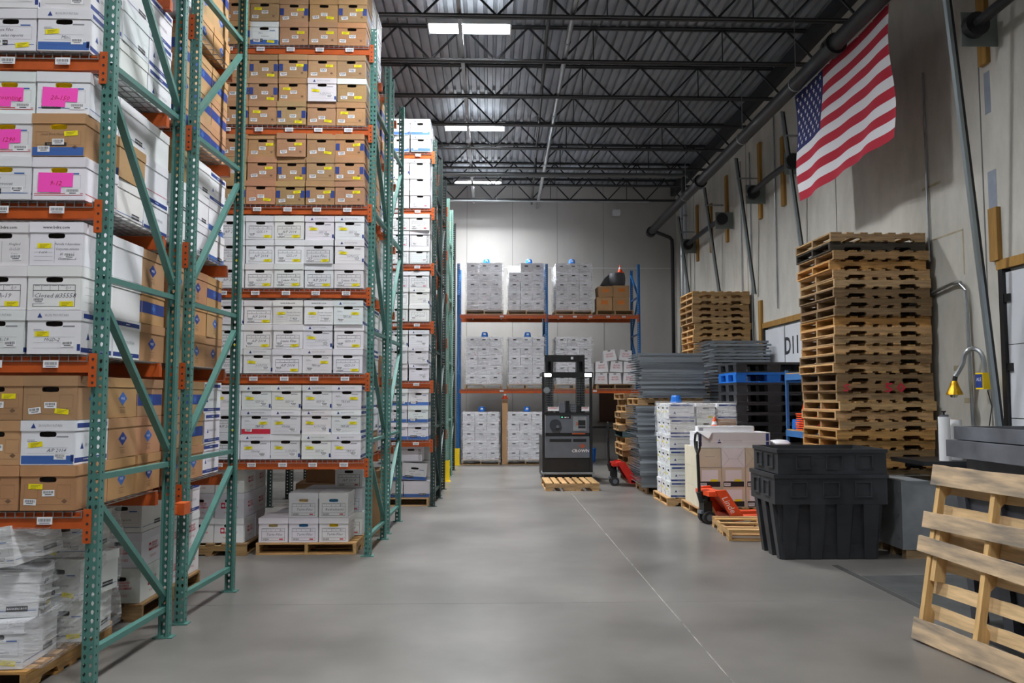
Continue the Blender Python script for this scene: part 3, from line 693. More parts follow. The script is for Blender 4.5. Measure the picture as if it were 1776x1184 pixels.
def rack(X, Y0, Y1, label, m, levels=LV, L=2.44, H=5.80, md=None, diag=1, tags=(.22, .55, .87, 1.2, 1.55, 1.9), far=True, braces=None, xr=.03):
    """X: aisle-side face of the end post; front beam plane at Y0"""
    t = thing('pallet_rack', label, 'rack', (X, Y0, 0), group='pallet racks'); D = Y1-Y0
    for x in ((0, -L-.08) if far else (0,)):
        ob('upright_post', post(m, -1, H), t, (x, 0, .008)); ob('upright_post', post(m, 1, H), t, (x+xr, D, .008))
        for y in (-.02, D-.07): MB().b6(x-.11+(xr if y > 0 else 0), x+.03+(xr if y > 0 else 0), y, y+.09, .0, .008, m).build('foot_plate', t)
    mm = md or m; xb = -.045
    zs = [.20, 1.22, 2.42, 3.75, 4.95]
    zs = braces or zs
    for k, z in enumerate(zs):
        if z > H-.1: continue
        brace((xb, .05, z), (xb+xr, D-.05, z), mm).build('horizontal_brace', t)
        if k+1 < len(zs) and zs[k+1] < H:
            z2 = zs[k+1]
            if diag > 0: brace((xb+xr, D-.05, z+.10), (xb, .05, z2-.14), mm).build('diagonal_brace', t)
            else: brace((xb, .05, z+.14), (xb+xr, D-.05, z2-.14), mm).build('diagonal_brace', t)
    for z in levels:
        for front in (True, False):
            k = ('b', L, front)
            if k not in _D: _D[k] = beam_mesh(L)
            if front: bo = ob('beam', _D[k], t, (-.08, -.012, z-.105))
            else: bo = ob('beam', _D[k], t, (-.08-L, D+.012, z-.105), (0, 0, PI))
            c = ob('beam_connector', CONN, bo, (.045, 0, 0)); 
            if front:
                for q in tags: ob('location_label', TAG, bo, (-q, -.013, .050))
            for q in ():
                pass
        k = ('d', L, round(D, 2))
        if k not in _D: _D[k] = deck_mesh(L-.02, D)
        dk = ob('wire_deck', _D[k], t, (-.09, 0, z-.108)); 
    return t
R1x, R2x, R3x, R4x = -2.305, -1.255, -.835, -.82
rack(R1x, 4.90, 5.95, 'nearest teal pallet rack with orange beams at the left edge', TEAL, diag=1, xr=.045)
rack(-2.28, 6.24, 7.30, 'teal pallet rack backing onto the nearest one', TEAL, diag=-1, xr=.05)
rack(R2x, 8.80, 9.88, 'middle teal pallet rack facing the camera with brown boxes high up', TEAL, diag=1)
rack(-1.235, 10.22, 11.26, 'teal pallet rack behind the middle one', TEAL, diag=-1)
rack(R3x, 12.70, 13.78, 'dark green pallet rack beyond the teal ones, facing the camera', TEALD, diag=1)
rack(R3x, 14.05, 15.10, 'dark green pallet rack backing the first dark one', TEALD, diag=-1)
rack(R4x, 16.50, 17.58, 'pale green pallet rack with yellow post guards', TEALL, diag=1)
rack(R4x, 17.90, 18.98, 'dark green pallet rack last before the back wall', TEALD, diag=-1)
sp = tag(MB().b6(-2.31, -2.27, 5.955, 6.235, .85, .91, ORANGE).box((-2.265, 6.10, .88), (.08, .13, .085), ORANGE).build('row_spacer'), 'orange row spacer block tying the two nearest racks together', 'spacer')
for x, y, lab in ((R4x, 16.46, 'yellow post guard on the pale green rack'), (-.76, 20.33, 'yellow post guard on the blue rack at the back wall')):
    m = MB(); m.b6(x-.11, x+.03, y-.03, y-.02, 0.012, .42, YELP); m.b6(x+.02, x+.03, y-.02, y+.12, .012, .42, YELP); m.b6(x-.14, x+.06, y-.06, y-.0, 0, .012, YELP)
    tag(m.build('post_guard'), lab, 'guard')

# ------------------------------------------------------------------ boxes on the racks
RN = {1: 'nearest teal rack', 2: 'second teal rack', 3: 'middle teal rack', 4: 'fourth teal rack', 5: 'dark green rack', 6: 'sixth rack', 7: 'pale green rack'}
LAY = ['bottom', 'middle', 'top']
def shelf_box(style, rk, Xr, Y0, lev, layer, col, depth=0, pitch=.322, dp=.415, **kw):
    x = Xr-pitch*(col+.5)+rnd.uniform(-.006, .006); y = Y0+dp*depth+BD/2+rnd.uniform(-.012, .012)
    z = LV[lev]+.004+layer*(BH+.003); lab = LOOK[style]
    lab += ', %s column, ' % ORD[col]+('' if depth == 0 else ('second deep, ' if depth == 1 else 'third deep, '))+'%s layer, shelf %s, %s' % (LAY[layer], ['one', 'two', 'three', 'four', 'five', 'six'][lev], RN[rk])
    return place_box(style, x, y, z, lab, rnd.uniform(-.025, .025), group='file boxes on the '+RN[rk], **kw)
F, M_, MP, MBd, MR, WB, BK, BB, BR, AR, UN, KP, KC, KW, KB, PL = 'form', 'mountain', 'mountain_plainlid', 'mountain_band', 'mountain_red', 'web', 'bankers', 'bankers_blue', 'bankers_redline', 'arm', 'universal', 'kraft_plain', 'kraft_corner', 'kraft_whitelid', 'kraft_bluebase', 'plain'
# rack 3 (middle, facing camera): rows bottom to top, columns left to right
R3 = [[[M_, F, M_, MP, M_, M_], [M_, F, MR, M_, M_, M_], [M_, M_, M_, M_, M_, M_]],
      [[F, F, M_, F, M_, F], [F, F, F, F, M_, F], [F, M_, F, WB, WB, M_]],
      [[F, F, F, F, F, F], [F, F, F, F, F, M_], [F, F, F, F, M_, M_]],
      [[KP, KC, KP, KC, KC, KP], [KC, KP, KP, KC, KP, KC], [KP, KP, KP, KP, KP, KC]],
      [[KP, KC, KP, KC, KP, KP], [KP, KC, KC, KP, M_, KW], [KC, KP, KC, KC, KP, KP]],
      [[KP, KC, BB, KP, KP, KP], [KP, KP, KP, KC, KP, KC], [KP, KP, KP, KP, KC, KP]]]
for lv, rows in enumerate(R3):
    for ly, row in enumerate(rows):
        for i, st in enumerate(row):
            if i == 0: continue
            shelf_box(st, 3, -1.372, 8.79, lv, ly, 5-i)
for lv in range(6):
    for ly in range(3):
        for dpt in (1, 2):
            st = [M_, M_, PL, KP, KC, M_][lv] if rnd.random() < .7 else rnd.choice([KP, M_, BK])
            shelf_box(st, 3, -1.372, 8.79, lv, ly, 0, dpt, stickers=False)
for lv in range(5):
    for ly in range(3):
        for dpt in (0, 1, 2):
            st = [M_, BK, PL, M_, KC, KC][lv] if rnd.random() < .7 else rnd.choice([KP, M_, BK])
            shelf_box(st, 4, -1.372, 10.18, lv, ly, 0, dpt, dp=.41, stickers=False)
# rack 5
R5 = [[[BB]*3, [BB]*3, [BB]*3], [[M_]*3, [F, M_, M_], [F, M_, M_]], [[F, F, F], [KP, F, M_], [F, F, F]], [[UN, F, UN], [UN, F, UN], [F, F, F]], [[F, F, F], [F, M_, PL], [M_, M_, M_]], [[MBd]*3, [MBd]*3, [MBd]*3]]
for lv, rows in enumerate(R5):
    for ly, row in enumerate(rows):
        if lv == 5 and ly == 2: continue
        for i, st in enumerate(row): shelf_box(st, 5, -.935, 12.69, lv, ly, 2-i, pitch=.33, stickers='bar')
        for dpt in (1, 2): shelf_box(row[2], 5, -.935, 12.69, lv, ly, 0, dpt, stickers=False)
        if lv < 5: shelf_box(rnd.choice([M_, F, KP]), 6, -.94, 14.05, lv, ly, 0, 0, stickers=False)
# rack 1 (nearest): columns left to right
R1 = [[[KP, KP, KP], [KP, KP, MBd], [KP, KP, KP]],
      [[M_, M_, M_], [F, F, F], [WB, WB, WB]],
      [[BK, BK, BR], [BR, BR, KB], [BR, BR, BK]],
      [[BK, BK, MBd], [BK, M_, M_], [BK, BK, M_]]]
PINKS = {(2, 0, 0): '9-12', (2, 1, 1): 'Jan 1290', (2, 2, 0): '20-150', (2, 2, 1): 'Accounting'}
for lv, rows in enumerate(R1):
    for ly, row in enumerate(rows):
        for i, st in enumerate(row):
            c = 2-i; kw = {}
            if (lv, ly, c) in PINKS: kw['stickers'] = False; kw['holem'] = HOLEY
            if lv == 1 and ly == 0: kw['pen'] = 'MGD-2' if c == 0 else 'TTA-19'
            if lv == 1 and ly == 1 and c == 1: kw['pen'] = 'TTA-19'
            if lv == 1 and ly == 1 and c == 0: kw['pen'] = 'Closed #35558'
            if lv == 2: kw['holem'] = HOLEY
            o = shelf_box(st, 1, -2.435, 4.87, lv, ly, c, sd=(1 if st == WB and c else 0) if st == WB else (1 if st == F else None), **kw)
            if (lv, ly, c) in PINKS:
                p = MB(); M = MF(-.02, -BD/2-.002, .105, 'front', rnd.uniform(-.06, .04)); p.add([(-.105, -.06, 0), (.035, -.06, 0), (.035, -.025, 0), (.105, -.025, 0), (.105, .06, 0), (-.105, .06, 0)], [(0, 1, 2, 3, 4, 5)], PINK, M)
                put(p, PINKS[(lv, ly, c)], .040, REDINK, M @ Matrix.Translation((0, -.005, .0006)), shear=.3); p.build('pink_sheet', o)
                q = MB(); MS = MF(.085, -BD/2-.002, .05); rect(q, -.045, .045, -.02, .02, LABELW, MS)
                for k in range(16): rect(q, -.036+k*.0045, -.034+k*.0045, -.002, .014, INK, MS @ Matrix.Translation((0, 0, .0005)))
                rect(q, -.02, .02, -.012, -.007, INK, MS @ Matrix.Translation((0, 0, .0005))); q.build('barcode_label', o)
        for dpt in (1, 2):
            st = [[KP, KP], [KP, KP], [KP, KC]][ly][dpt-1] if lv == 0 else [[M_, KP], [PL, KC], [PL, KP]][ly][dpt-1] if lv == 1 else [[BK, M_], [KB if dpt == 1 and ly == 1 else BK, BR], [BK, PL]][ly][dpt-1] if lv == 2 else [[BK, M_], [BK, M_], [BK, M_]][ly][dpt-1]
            shelf_box(st, 1, -2.435, 4.87, lv, ly, 0, dpt, stickers=False)
R2 = [[KP, KC, M_], [KP, KC, KP], [BK, BK, MBd], [KC, KC, KP], [AR, KP, KB]]
for lv in range(5):
    for ly in range(3):
        for dpt in (0, 1, 2):
            st = {0: (KP, KC, M_)[dpt] if ly else (KP, KP, M_)[dpt], 1: (KP, KP, KC)[dpt] if ly > 1 else KP, 2: (BK, BK, BB)[dpt] if ly < 2 else (KP, BK, M_)[dpt], 3: (KC, KC, KC)[dpt] if ly != 1 else (KP, KC, KC)[dpt], 4: (AR, KP, KP)[dpt] if ly < 2 else (M_, KP, KC)[dpt]}[lv]
            shelf_box(st, 2, -2.43, 6.17, lv, ly, 0, dpt, dp=.412, stickers=False)

# ------------------------------------------------------------------ wooden pallets
NOTCH = {}
def pallet_meshes(L, D, H):
    k = (L, D, H)
    if k in NOTCH: return NOTCH[k]
    h = H-.034; z0 = .016
    poly = [(-L/2, z0)]
    for c in (-L*.26, L*.26):
        a = .115*L/1.2
        poly += [(c-a, z0), (c-a+.02, z0+h*.38), (c+a-.02, z0+h*.38), (c+a, z0)]
    poly += [(L/2, z0), (L/2, z0+h), (-L/2, z0+h)]
    s = MB(); s.prism(poly, .036, WOOD, Matrix.Translation((0, -.018, 0)))
    n = 7; tb = MB(); tb.b6(-.045, .045, -D/2, D/2, H-.017, H, WOODX)
    tw = MB(); tw.b6(-.066, .066, -D/2, D/2, H-.017, H, WOODX)
    bb = MB(); bb.b6(-.045, .045, -D/2, D/2, 0, .016, WOODX)
    bw = MB(); bw.b6(-.066, .066, -D/2, D/2, 0, .016, WOODX)
    NOTCH[k] = (s.mesh('stringer'), tb.mesh('deck_board'), tw.mesh('deck_board'), bb.mesh('bottom_board'), bw.mesh('bottom_board')); return NOTCH[k]
def pallet(x, y, z, label, rz=0, L=1.20, D=1.02, H=.125, tint=(1, 1, 1), group=None, rot=None, skip=()):
    s, tb, tw, bb, bw = pallet_meshes(L, D, H)
    t = thing('wooden_pallet', label, 'pallet', (x, y, z), rz, group, rot); c = tint+(1,)
    def cc(): q = rnd.uniform(.82, 1.12); return (c[0]*q, c[1]*q*rnd.uniform(.96, 1.02), c[2]*q*rnd.uniform(.9, 1.03), 1)
    for i, yy in enumerate((-D/2+.02, 0, D/2-.02)): ob('stringer', s, t, (0, yy, 0), color=cc())
    for i in range(7):
        if i in skip: continue
        ob('deck_board', tw if i in (0, 6) else tb, t, ((-L/2+.066) if i == 0 else (L/2-.066) if i == 6 else -L/2+.066+i*(L-.132)/6, 0, 0), color=cc())
    for i, q in enumerate((-L/2+.066, -.16 if L > 1 else -.1, 0 if False else .0, .16 if L > 1 else .1, L/2-.066)):
        ob('bottom_board', bw if i in (0, 4) else bb, t, (q, 0, 0), color=cc())
    return t
NUM = lambda i: ORD[i] if i < len(ORD) else ['twenty-first', 'twenty-second', 'twenty-third', 'twenty-fourth', 'twenty-fifth', 'twenty-sixth', 'twenty-seventh', 'twenty-eighth', 'twenty-ninth', 'thirtieth', 'thirty-first', 'thirty-second', 'thirty-third', 'thirty-fourth', 'thirty-fifth', 'thirty-sixth', 'thirty-seventh', 'thirty-eighth', 'thirty-ninth', 'fortieth', 'forty-first', 'forty-second', 'forty-third', 'forty-fourth', 'forty-fifth', 'forty-sixth'][i-20]
TINTS = [(1, 1, 1), (1.05, 1.0, .9), (1.25, 1.18, 1.05), (.72, .66, .58), (.48, .46, .45), (1.4, 1.32, 1.18), (1.12, .92, .58)]
# the tall stack at the wall
PH = .1085; NP = 33
for i in range(NP):
    k = NP-1-i; tl = TINTS[rnd.randrange(7)]
    if k == 1: tl = (.10, .12, .18)
    if k in (13, 7): tl = (.5, .47, .45)
    z = i*(PH+.0015)
    lean = (1-i/NP)*.05
    pallet(4.575+rnd.uniform(-.022, .022)+lean*.6-.01, 9.76+rnd.uniform(-.03, .03), z, ('dark blue-black' if k == 1 else 'wooden')+' pallet, %s from the top of the tall stack by the wall' % NUM(k), rnd.uniform(-.02, .02), 1.14, 1.04, PH, tl, 'pallets in the tall stack')
t = MB(); put(t, '5', .15, REDINK, MF(4.62, 9.205, 1.80), bold=.02, wx=1.5); o = t.build('painted_number'); t = MB(); put(t, '0', .15, REDINK, MF(0, 0, 0), bold=.02, wx=1.5); t.build('painted_digit', o, (4.76, 9.205, 1.80)); t = MB(); put(t, 'S', .12, REDINK, MF(0, 0, 0), bold=.02, wx=1.5); t.build('painted_letter', o, (4.12, 9.205, 1.80)); tag(o, 'faded red spray-painted number on a pallet in the tall stack', 'marking')
# far wooden stack
for i in range(30):
    k = 29-i
    pallet(4.60+rnd.uniform(-.015, .015)+(.02 if k > 4 else 0), 16.30+rnd.uniform(-.03, .03), i*.1265, 'wooden pallet, %s from the top of the far stack' % NUM(k), rnd.uniform(-.02, .02), 1.14, 1.0, .125, TINTS[rnd.choice((0, 1, 2, 5, 6, 3))], 'pallets in the far stack')
# mixed stack behind the deck piles
for i in range(14):
    k = 13-i; bl = i in (1, 7)
    pallet(3.25+rnd.uniform(-.10, .10), 16.66+rnd.uniform(-.06, .06), i*.1265+.001, ('blue-painted' if bl else 'wooden')+' pallet end, %s from the top beside the red jack' % NUM(k), rnd.uniform(-.05, .05), 1.12, 1.02, .125, (.12, .35, .75) if bl else TINTS[rnd.choice((1, 2, 5, 0))], 'pallets behind the wire decks')
# pallet lying before the truck, loose pallet by the bin
pallet(1.52, 15.30, .001, 'pale wooden pallet on the floor in front of the lift truck', 0, .98, 1.10, .135, (1.12, 1.05, .92))
pallet(3.42, 10.12, .001, 'empty wooden pallet on the floor between orange jack and black bin', -.10+PI/2, 1.15, 1.05, .13, (1.15, 1.05, .88), skip=(2, 4))

# ------------------------------------------------------------------ stretch-wrapped loads on the blue rack
BLU = rack  # same builder
t = thing('pallet_rack', 'blue pallet rack against the back wall with two orange beam levels', 'rack', (3.86, 20.40, 0), group='pallet racks')
for x in (0, -2.36, -4.60):
    ob('upright_post', post(BLUEP, -1, 5.08), t, (x, 0, .008)); ob('upright_post', post(BLUEP, 1, 5.08), t, (x, 1.08, .008))
    for y in (-.02, 1.01): MB().b6(x-.11, x+.03, y, y+.09, 0, .008, BLUEP).build('foot_plate', t)
    for k, z in enumerate((.3, 1.3, 2.3, 3.3, 4.25)):
        brace((x-.04, .05, z), (x-.04, 1.03, z), BLUEP).build('horizontal_brace', t)
        brace((x-.045, 1.03 if k % 2 else .05, z+.03), (x-.045, .05 if k % 2 else 1.03, min(z+.92, 4.95)), BLUEP).build('diagonal_brace', t)
for x, L in ((-.08, 2.28), (-2.44, 2.16)):
    bm = beam_mesh(L); dm = deck_mesh(L-.02, 1.08, .08)
    for z in (1.90, 3.79):
        bo = ob('beam', bm, t, (x, -.012, z-.105)); ob('beam_connector', CONN, bo, (.045, 0, 0))
        for q in ((.35, .75, 1.2, 1.6, 1.95) if x > -1 and z > 3 else (1.1,)): ob('location_label', TAG, bo, (-q, -.013, .050))
        ob('beam', bm, t, (x-L, 1.092, z-.105), (0, 0, PI)); ob('wire_deck', dm, t, (x-.01, 0, z-.108))
_S = {}
def small_box(style, sd):
    k = (style, sd)
    if k not in _S:
        ps = carton(style, sd); me = bpy.data.meshes.new('archive_box'); import bmesh
        bm = bmesh.new(); mats = []
        for n, p in ps[:2]:
            b0 = len(bm.faces); bm.from_mesh(p); bm.faces.ensure_lookup_table(); idx = []
            for mm in p.materials:
                if mm not in mats: mats.append(mm)
                idx.append(mats.index(mm))
            for f in bm.faces[b0:]: f.material_index = idx[f.material_index]
        bm.to_mesh(me); bm.free()
        for mm in mats: me.materials.append(mm)
        _S[k] = me
    return _S[k]
def wrap(x, y, z, sx, sy, sz, label, seed=0, name='stretch_wrap', bulge=.012, top=False):
    r = random.Random(seed); m = MB(); n = 12; nz = 14; vs = []
    per = []
    for s in range(4):
        for k in range(n):
            a = k/n
            p = [(-1+2*a, -1), (1, -1+2*a), (1-2*a, 1), (-1, 1-2*a)][s]; per.append(p)
    ph = [r.uniform(0, 6) for _ in range(4)]
    for j in range(nz+1):
        v = j/nz
        for i, (px, py) in enumerate(per):
            o = 1+bulge*2*(math.sin(v*9+ph[0]+i*.4)+math.sin(v*21+i*.9+ph[1])*.6+r.uniform(-.4, .4))*.5+.012
            vs.append((px*sx/2*o, py*sy/2*o, v*sz))
    N = len(per)
    m.add(vs, [(j*N+i, j*N+(i+1) % N, (j+1)*N+(i+1) % N, (j+1)*N+i) for j in range(nz) for i in range(N)], FILM)
    o = m.build(name, None, (x, y, z), smooth=True); return tag(o, label, 'plastic wrap', 'stretch wrap around pallet loads')
def load(xc, z0, nm, style=F, layers=5, cap=None, Y=20.45, ragged=False, film_=True, sd=0):
    pallet(xc, Y+.50, z0, 'pallet under the '+nm, PI/2, 1.0, .96, .12, TINTS[sd % 3], 'pallets under wrapped loads'); z = z0+.122
    for ly in range(layers):
        for c in range(3):
            if ragged and ly == layers-1 and c == 0: continue
            o = ob('wrapped_box', small_box(style, (c+ly+sd) % 4), None, (xc+(c-1)*.302+rnd.uniform(-.004, .004), Y+.20+rnd.uniform(-.01, .01), z+ly*.240))
            o.scale = (.94, .94, .905); o.rotation_euler = (0, 0, rnd.uniform(-.02, .02)); o.color = (.97, .97, 1, 1)
            tag(o, 'white box, %s row up, %s across, %s' % (ORD[ly], ['left', 'middle', 'right'][c], nm), 'box', 'boxes in the '+nm)
    # rear half of the load
    for ly in range(layers):
        o = ob('wrapped_box', small_box(PL, 1), None, (xc, Y+.63, z+ly*.24)); o.scale = (2.85, .96, .905); tag(o, 'white boxes row %s behind, %s' % (ORD[ly], nm), 'box', 'boxes in the '+nm)
    if film_: wrap(xc, Y+.44, z0+.06, .97, .98, layers*.24+(-.17 if ragged else .06), 'clear stretch wrap around the '+nm, sd+3)
    if cap:
        zt = z+layers*.24+.004
        m = MB().lathe([(.085, 0), (.09, .02), (.075, .10), (.06, .125)], BLUEPL, n=14); o = m.build('core_cap', None, (xc+cap, Y+.2, zt), smooth=False)
        q = MB(); rect(q, -.03, .03, -.02, .03, LABELW, MF(0, -.082, .06)); q.build('cap_label', o)
        tag(o, 'blue film dispenser cap on the '+nm, 'cap', 'blue caps on wrapped loads')
load(-.12, 3.792, 'top left rack load', cap=.05, sd=0)
load(.95, 3.792, 'top second rack load', cap=.08, ragged=True, sd=1)
load(2.16, 3.792, 'top third rack load', cap=-.02, sd=2)
load(-.13, 1.902, 'middle left rack load', sd=3, cap=.02)
load(.95, 1.902, 'middle second rack load', sd=4, cap=.04)
load(2.16, 1.902, 'middle rack load behind truck', sd=5, cap=-.0)
load(-.20, .002, 'floor left load', sd=6, cap=.02)
load(.93, .002, 'floor load left of truck', sd=7, cap=.04)
# brown cartons with bag, soft sagging boxes
pallet(3.22, 20.95, 3.792, 'pallet under the brown cartons on the blue rack', PI/2, 1.0, .96, .12)
for i, (x, z, w_, h_, lab) in enumerate(((2.96, 3.915, .40, .33, 'brown carton low left'), (3.38, 3.915, .42, .33, 'brown carton low right'), (2.99, 4.25, .38, .28, 'brown carton upper left, tilted'), (3.38, 4.25, .42, .30, 'brown carton upper right'))):
    t = thing('moving_carton', lab+' on the blue rack', 'box', (x, 20.72, z), .03*(i-1), 'brown cartons on the blue rack', rot=(0, -.06 if i == 2 else 0, .03*(i-1)))
    MB().b6(-w_/2, w_/2, -.25, .25, 0, h_, KRAFT).build('carton_body', t)
    q = MB(); rect(q, -.09, .09, h_*.45, h_*.75, mat('orange_print', srgb('c9742c'), .7), MF(0, -.2508, 0)); q.build('printed_panel', t)
    MB().b6(-w_/2, w_/2, -.02, .02, h_, h_+.002, mat('tape', srgb('9d7b4c'), .3)).build('tape_strip', t)
m = MB(); m.lathe([(.20, 0), (.23, .05), (.24, .2), (.22, .32), (.2, .34)], GREYBAG, n=18); m.add([(-.42, -.1, .03), (-.2, -.1, .0), (-.2, -.1, .30), (-.3, -.12, .22), (-.42, .1, .03), (-.2, .1, .0), (-.2, .1, .30), (-.3, .12, .22)], [(0, 1, 2, 3), (4, 7, 6, 5), (0, 3, 7, 4), (3, 2, 6, 7)], GREYBAG)
tag(m.build('waste_bag', None, (3.30, 20.72, 4.555), smooth=True), 'grey plastic-covered tub on top of the brown cartons', 'tub')
def cone(x, y, z, label, h=.45, r=.13, group=None):
    t = thing('traffic_cone', label, 'cone', (x, y, z), 0, group or 'orange traffic cones'); b = r*1.3
    MB().box((0, 0, .012), (b*2, b*2, .024), CONEO).build('base', t)
    MB().lathe([(r, .024), (r*.62, h*.45), (r*.16, h), (r*.08, h+.004)], CONEO, n=16).build('cone_body', t, smooth=True)
    MB().lathe([(r*.60+.004, h*.47), (r*.40+.003, h*.70)], REFL, n=16).build('collar', t)
    return t
cone(3.40, 20.70, 4.897, 'small orange cone on top of the grey tub', .22, .07)
pallet(3.20, 20.95, 1.902, 'pallet under the sagging white boxes', PI/2, 1.0, .96, .12)
for i, (x, z, a, lab) in enumerate(((2.86, 2.03, .03, 'lower left'), (3.22, 2.03, -.04, 'lower middle'), (3.58, 2.03, .02, 'lower right'), (2.88, 2.33, -.05, 'second row left'), (3.25, 2.33, .05, 'second row middle'), (3.60, 2.33, -.03, 'second row right'), (3.10, 2.62, -.14, 'top, tipped left'), (3.48, 2.62, .10, 'top right'))):
    if i == 3: x -= 0
    m = MB(); w_, h_ = .165, .275; pts = []
    t = thing('sagging_box', 'crumpled white box with red print, %s in the sagging heap' % lab, 'box', (x, 20.68, z), 0, 'sagging white boxes on the blue rack', rot=(0, a, 0))
    m = MB(); m.box((0, 0, h_/2), (w_*2, .36, h_), WHITE, top=.88)
    m.build('box_body', t)
    q = MB(); put(q, 'ASSORT', .06, REDINK, MF(0, -.182, .17), wx=.8); put(q, 'RECORDS', .055, REDINK, MF(0, -.182, .11), wx=.75); q.build('red_print', t)
    MB().b6(-.035, .035, -.168, -.160, h_-.03, h_-.012, HOLE).build('hand_hole', t)
tag(MB().b6(-.07, .07, -.02, .02, 0, 1.62, KRAFT).build('leaning_cardboard', None, (.41, 20.55, .001), (-.03, 0, 0)), 'tall brown cardboard strip leaning between the two floor loads', 'cardboard')
cone(.41, 20.72, 1.64, 'orange cone poking up behind the leaning cardboard', .20, .07)
tag(MB().b6(3.05, 3.95, 22.24, 22.298, 1.02, 2.05, mat('cork_brown', srgb('4c3323'), .8)).b6(3.0, 4.0, 22.23, 22.24, 1.0, 1.02, mat('frame_dark', (.05, .03, .02), .6)).build('notice_board'), 'dark brown board fixed low on the back wall', 'board')
t = thing('work_table', 'low black table against the back wall behind the truck', 'table', (3.1, 21.95, 0))
MB().b6(-.95, .95, -.3, .3, .86, .90, BLACKM).build('table_top', t)
for x in (-.9, .9):
    for y in (-.26, .26): MB().b6(x-.03, x+.03, y-.03, y+.03, 0, .86, BLACKM).build('leg', t)
m = MB(); m.lathe([(.12, 0), (.16, .02), (.19, .33), (.2, .36), (.18, .36)], BLUEPL, n=14); tag(m.build('waste_bin', None, (2.62, 21.2, .002), smooth=True), 'blue waste bin on the floor beside the truck', 'bin')

# ------------------------------------------------------------------ lift truck
t = thing('lift_truck', 'black and grey order-picker lift truck parked before the blue rack', 'forklift', (1.565, 16.0, 0))
def P(n, m, **k): return m.build(n, t, **k)
for x0, x1 in ((-.405, -.245), (.235, .405)):
    m = MB(); m.b6(x0, x0+.05, .55, .75, .2, 2.56, BLACKM); m.b6(x1-.05, x1, .55, .75, .2, 2.56, BLACKM); m.b6(x0, x1, .72, .75, .2, 2.56, BLACKM); P('mast_rail', m)
P('mast_crossbar', MB().b6(-.405, .405, .56, .74, 2.42, 2.56, BLACKM)); P('mast_tie', MB().b6(-.20, .20, .60, .66, 1.35, 1.45, BLACKM))
P('warning_label', MB().b6(.12, .17, .555, .56, 2.47, 2.52, LABELW))
P('overhead_guard', MB().b6(-.51, .50, -.02, .06, 2.08, 2.19, BLACKM).b6(-.51, -.44, .06, .8, 2.12, 2.18, BLACKM).b6(.43, .50, .06, .8, 2.12, 2.18, BLACKM).b6(-.51, .50, .74, .8, 2.12, 2.18, BLACKM))
for x in (-.27, -.09, .09, .27): P('guard_bar', MB().b6(x-.012, x+.012, .06, .74, 2.14, 2.17, BLACKM))
for x in (-.49, .455): P('guard_post', MB().b6(x-.02, x+.03, 0, .06, .22, 2.08, BLACKM))
for x in (-.40, .40):
    P('head_lamp', MB().b6(x-.075, x+.075, -.045, -.02, 2.09, 2.17, BLACKM).b6(x-.065, x+.065, -.052, -.045, 2.10, 2.16, HEADL))
m = MB()
for k in range(14): m.b6(-.43, .43, .03, .036, 1.42+k*.047, 1.425+k*.047, STEEL)
for k in range(28): m.b6(-.43+k*.0318, -.427+k*.0318, .026, .03, 1.40, 2.08, STEEL)
P('mesh_screen', m)
P('round_mirror', MB().cyl((-.42, -.01, 1.83), (-.42, -.03, 1.83), .07, GREYM, 20).cyl((-.42, -.03, 1.83), (-.42, -.034, 1.83), .06, STEEL, 20).bar((-.42, 0, 1.83), (-.48, .02, 1.83), .02, .02, BLACKM))
m = MB()
for x0, x1, z1 in ((-.40, -.18, 1.50), (.27, .42, 1.50)): m.b6(x0, x1, -.004, 0, 1.42, z1, LABELW); m.b6(x0+.01, x1-.02, -.006, -.004, z1-.025, z1-.012, REDINK)
P('safety_label', m)
P('console_block', MB().b6(-.16, -.06, .0, .25, 1.39, 1.58, GREYM).b6(-.04, .03, .0, .3, 1.39, 1.62, BLACKM).b6(.05, .15, .05, .3, 1.39, 1.56, GREYM).b6(.18, .24, .0, .2, 1.39, 1.53, BLACKM))
P('cross_rail', MB().b6(-.50, .48, -.02, .05, 1.35, 1.39, BLACKM))
P('control_panel', MB().b6(-.44, .42, .0, .45, .99, 1.35, GREYM).b6(-.15, .06, -.006, 0, 1.27, 1.335, BLACKM))
P('display_unit', MB().b6(.10, .365, -.012, 0, 1.03, 1.31, SHEET).b6(.20, .345, -.016, -.012, 1.08, 1.24, BLACKM).b6(.20, .34, -.018, -.016, 1.12, 1.14, GREYM).b6(.16, .19, -.018, -.012, 1.14, 1.17, ORANGE).b6(.16, .19, -.018, -.012, 1.18, 1.20, ORANGE))
P('steering_knob', MB().cyl((-.25, 0, 1.145), (-.25, -.035, 1.145), .115, mat('knob_grey', srgb('34383e'), .35), 28).cyl((-.21, -.035, 1.115), (-.21, -.07, 1.115), .03, GREYM, 16), smooth=True)
P('indicator_lights', MB().b6(-.13, -.105, -.009, -.006, 1.29, 1.305, LEDG).b6(-.07, -.03, -.009, -.006, 1.285, 1.305, LABELW).b6(-.01, .01, -.009, -.006, 1.285, 1.305, LABELW))
P('orange_strip', MB().b6(.08, .34, -.012, 0, .965, .985, ORANGE))
P('lower_panel', MB().b6(-.43, .42, .0, .5, .50, .92, GREYM).b6(-.44, .43, .02, .45, .92, .99, BLACKM))
P('vent_slot', MB().b6(-.365, .065, -.004, 0, .815, .87, BLACKM).b6(.10, .36, -.004, 0, .815, .87, BLACKM))
m = MB(); put(m, 'CROWN', .085, LABELW, MF(.24, -.0045, .635), shear=.15, bold=.02, wx=1.05); P('maker_name', m)
m = MB(); pts = []
for k in range(9): a = -PI*.55+k*PI*1.05/8; pts.append((.26+.075*math.cos(a), .0, .735+.04*math.sin(a)))
for k in range(9)[::-1]: a = -PI*.55+k*PI*1.05/8; pts.append((.245+.06*math.cos(a), .0, .738+.024*math.sin(a)))
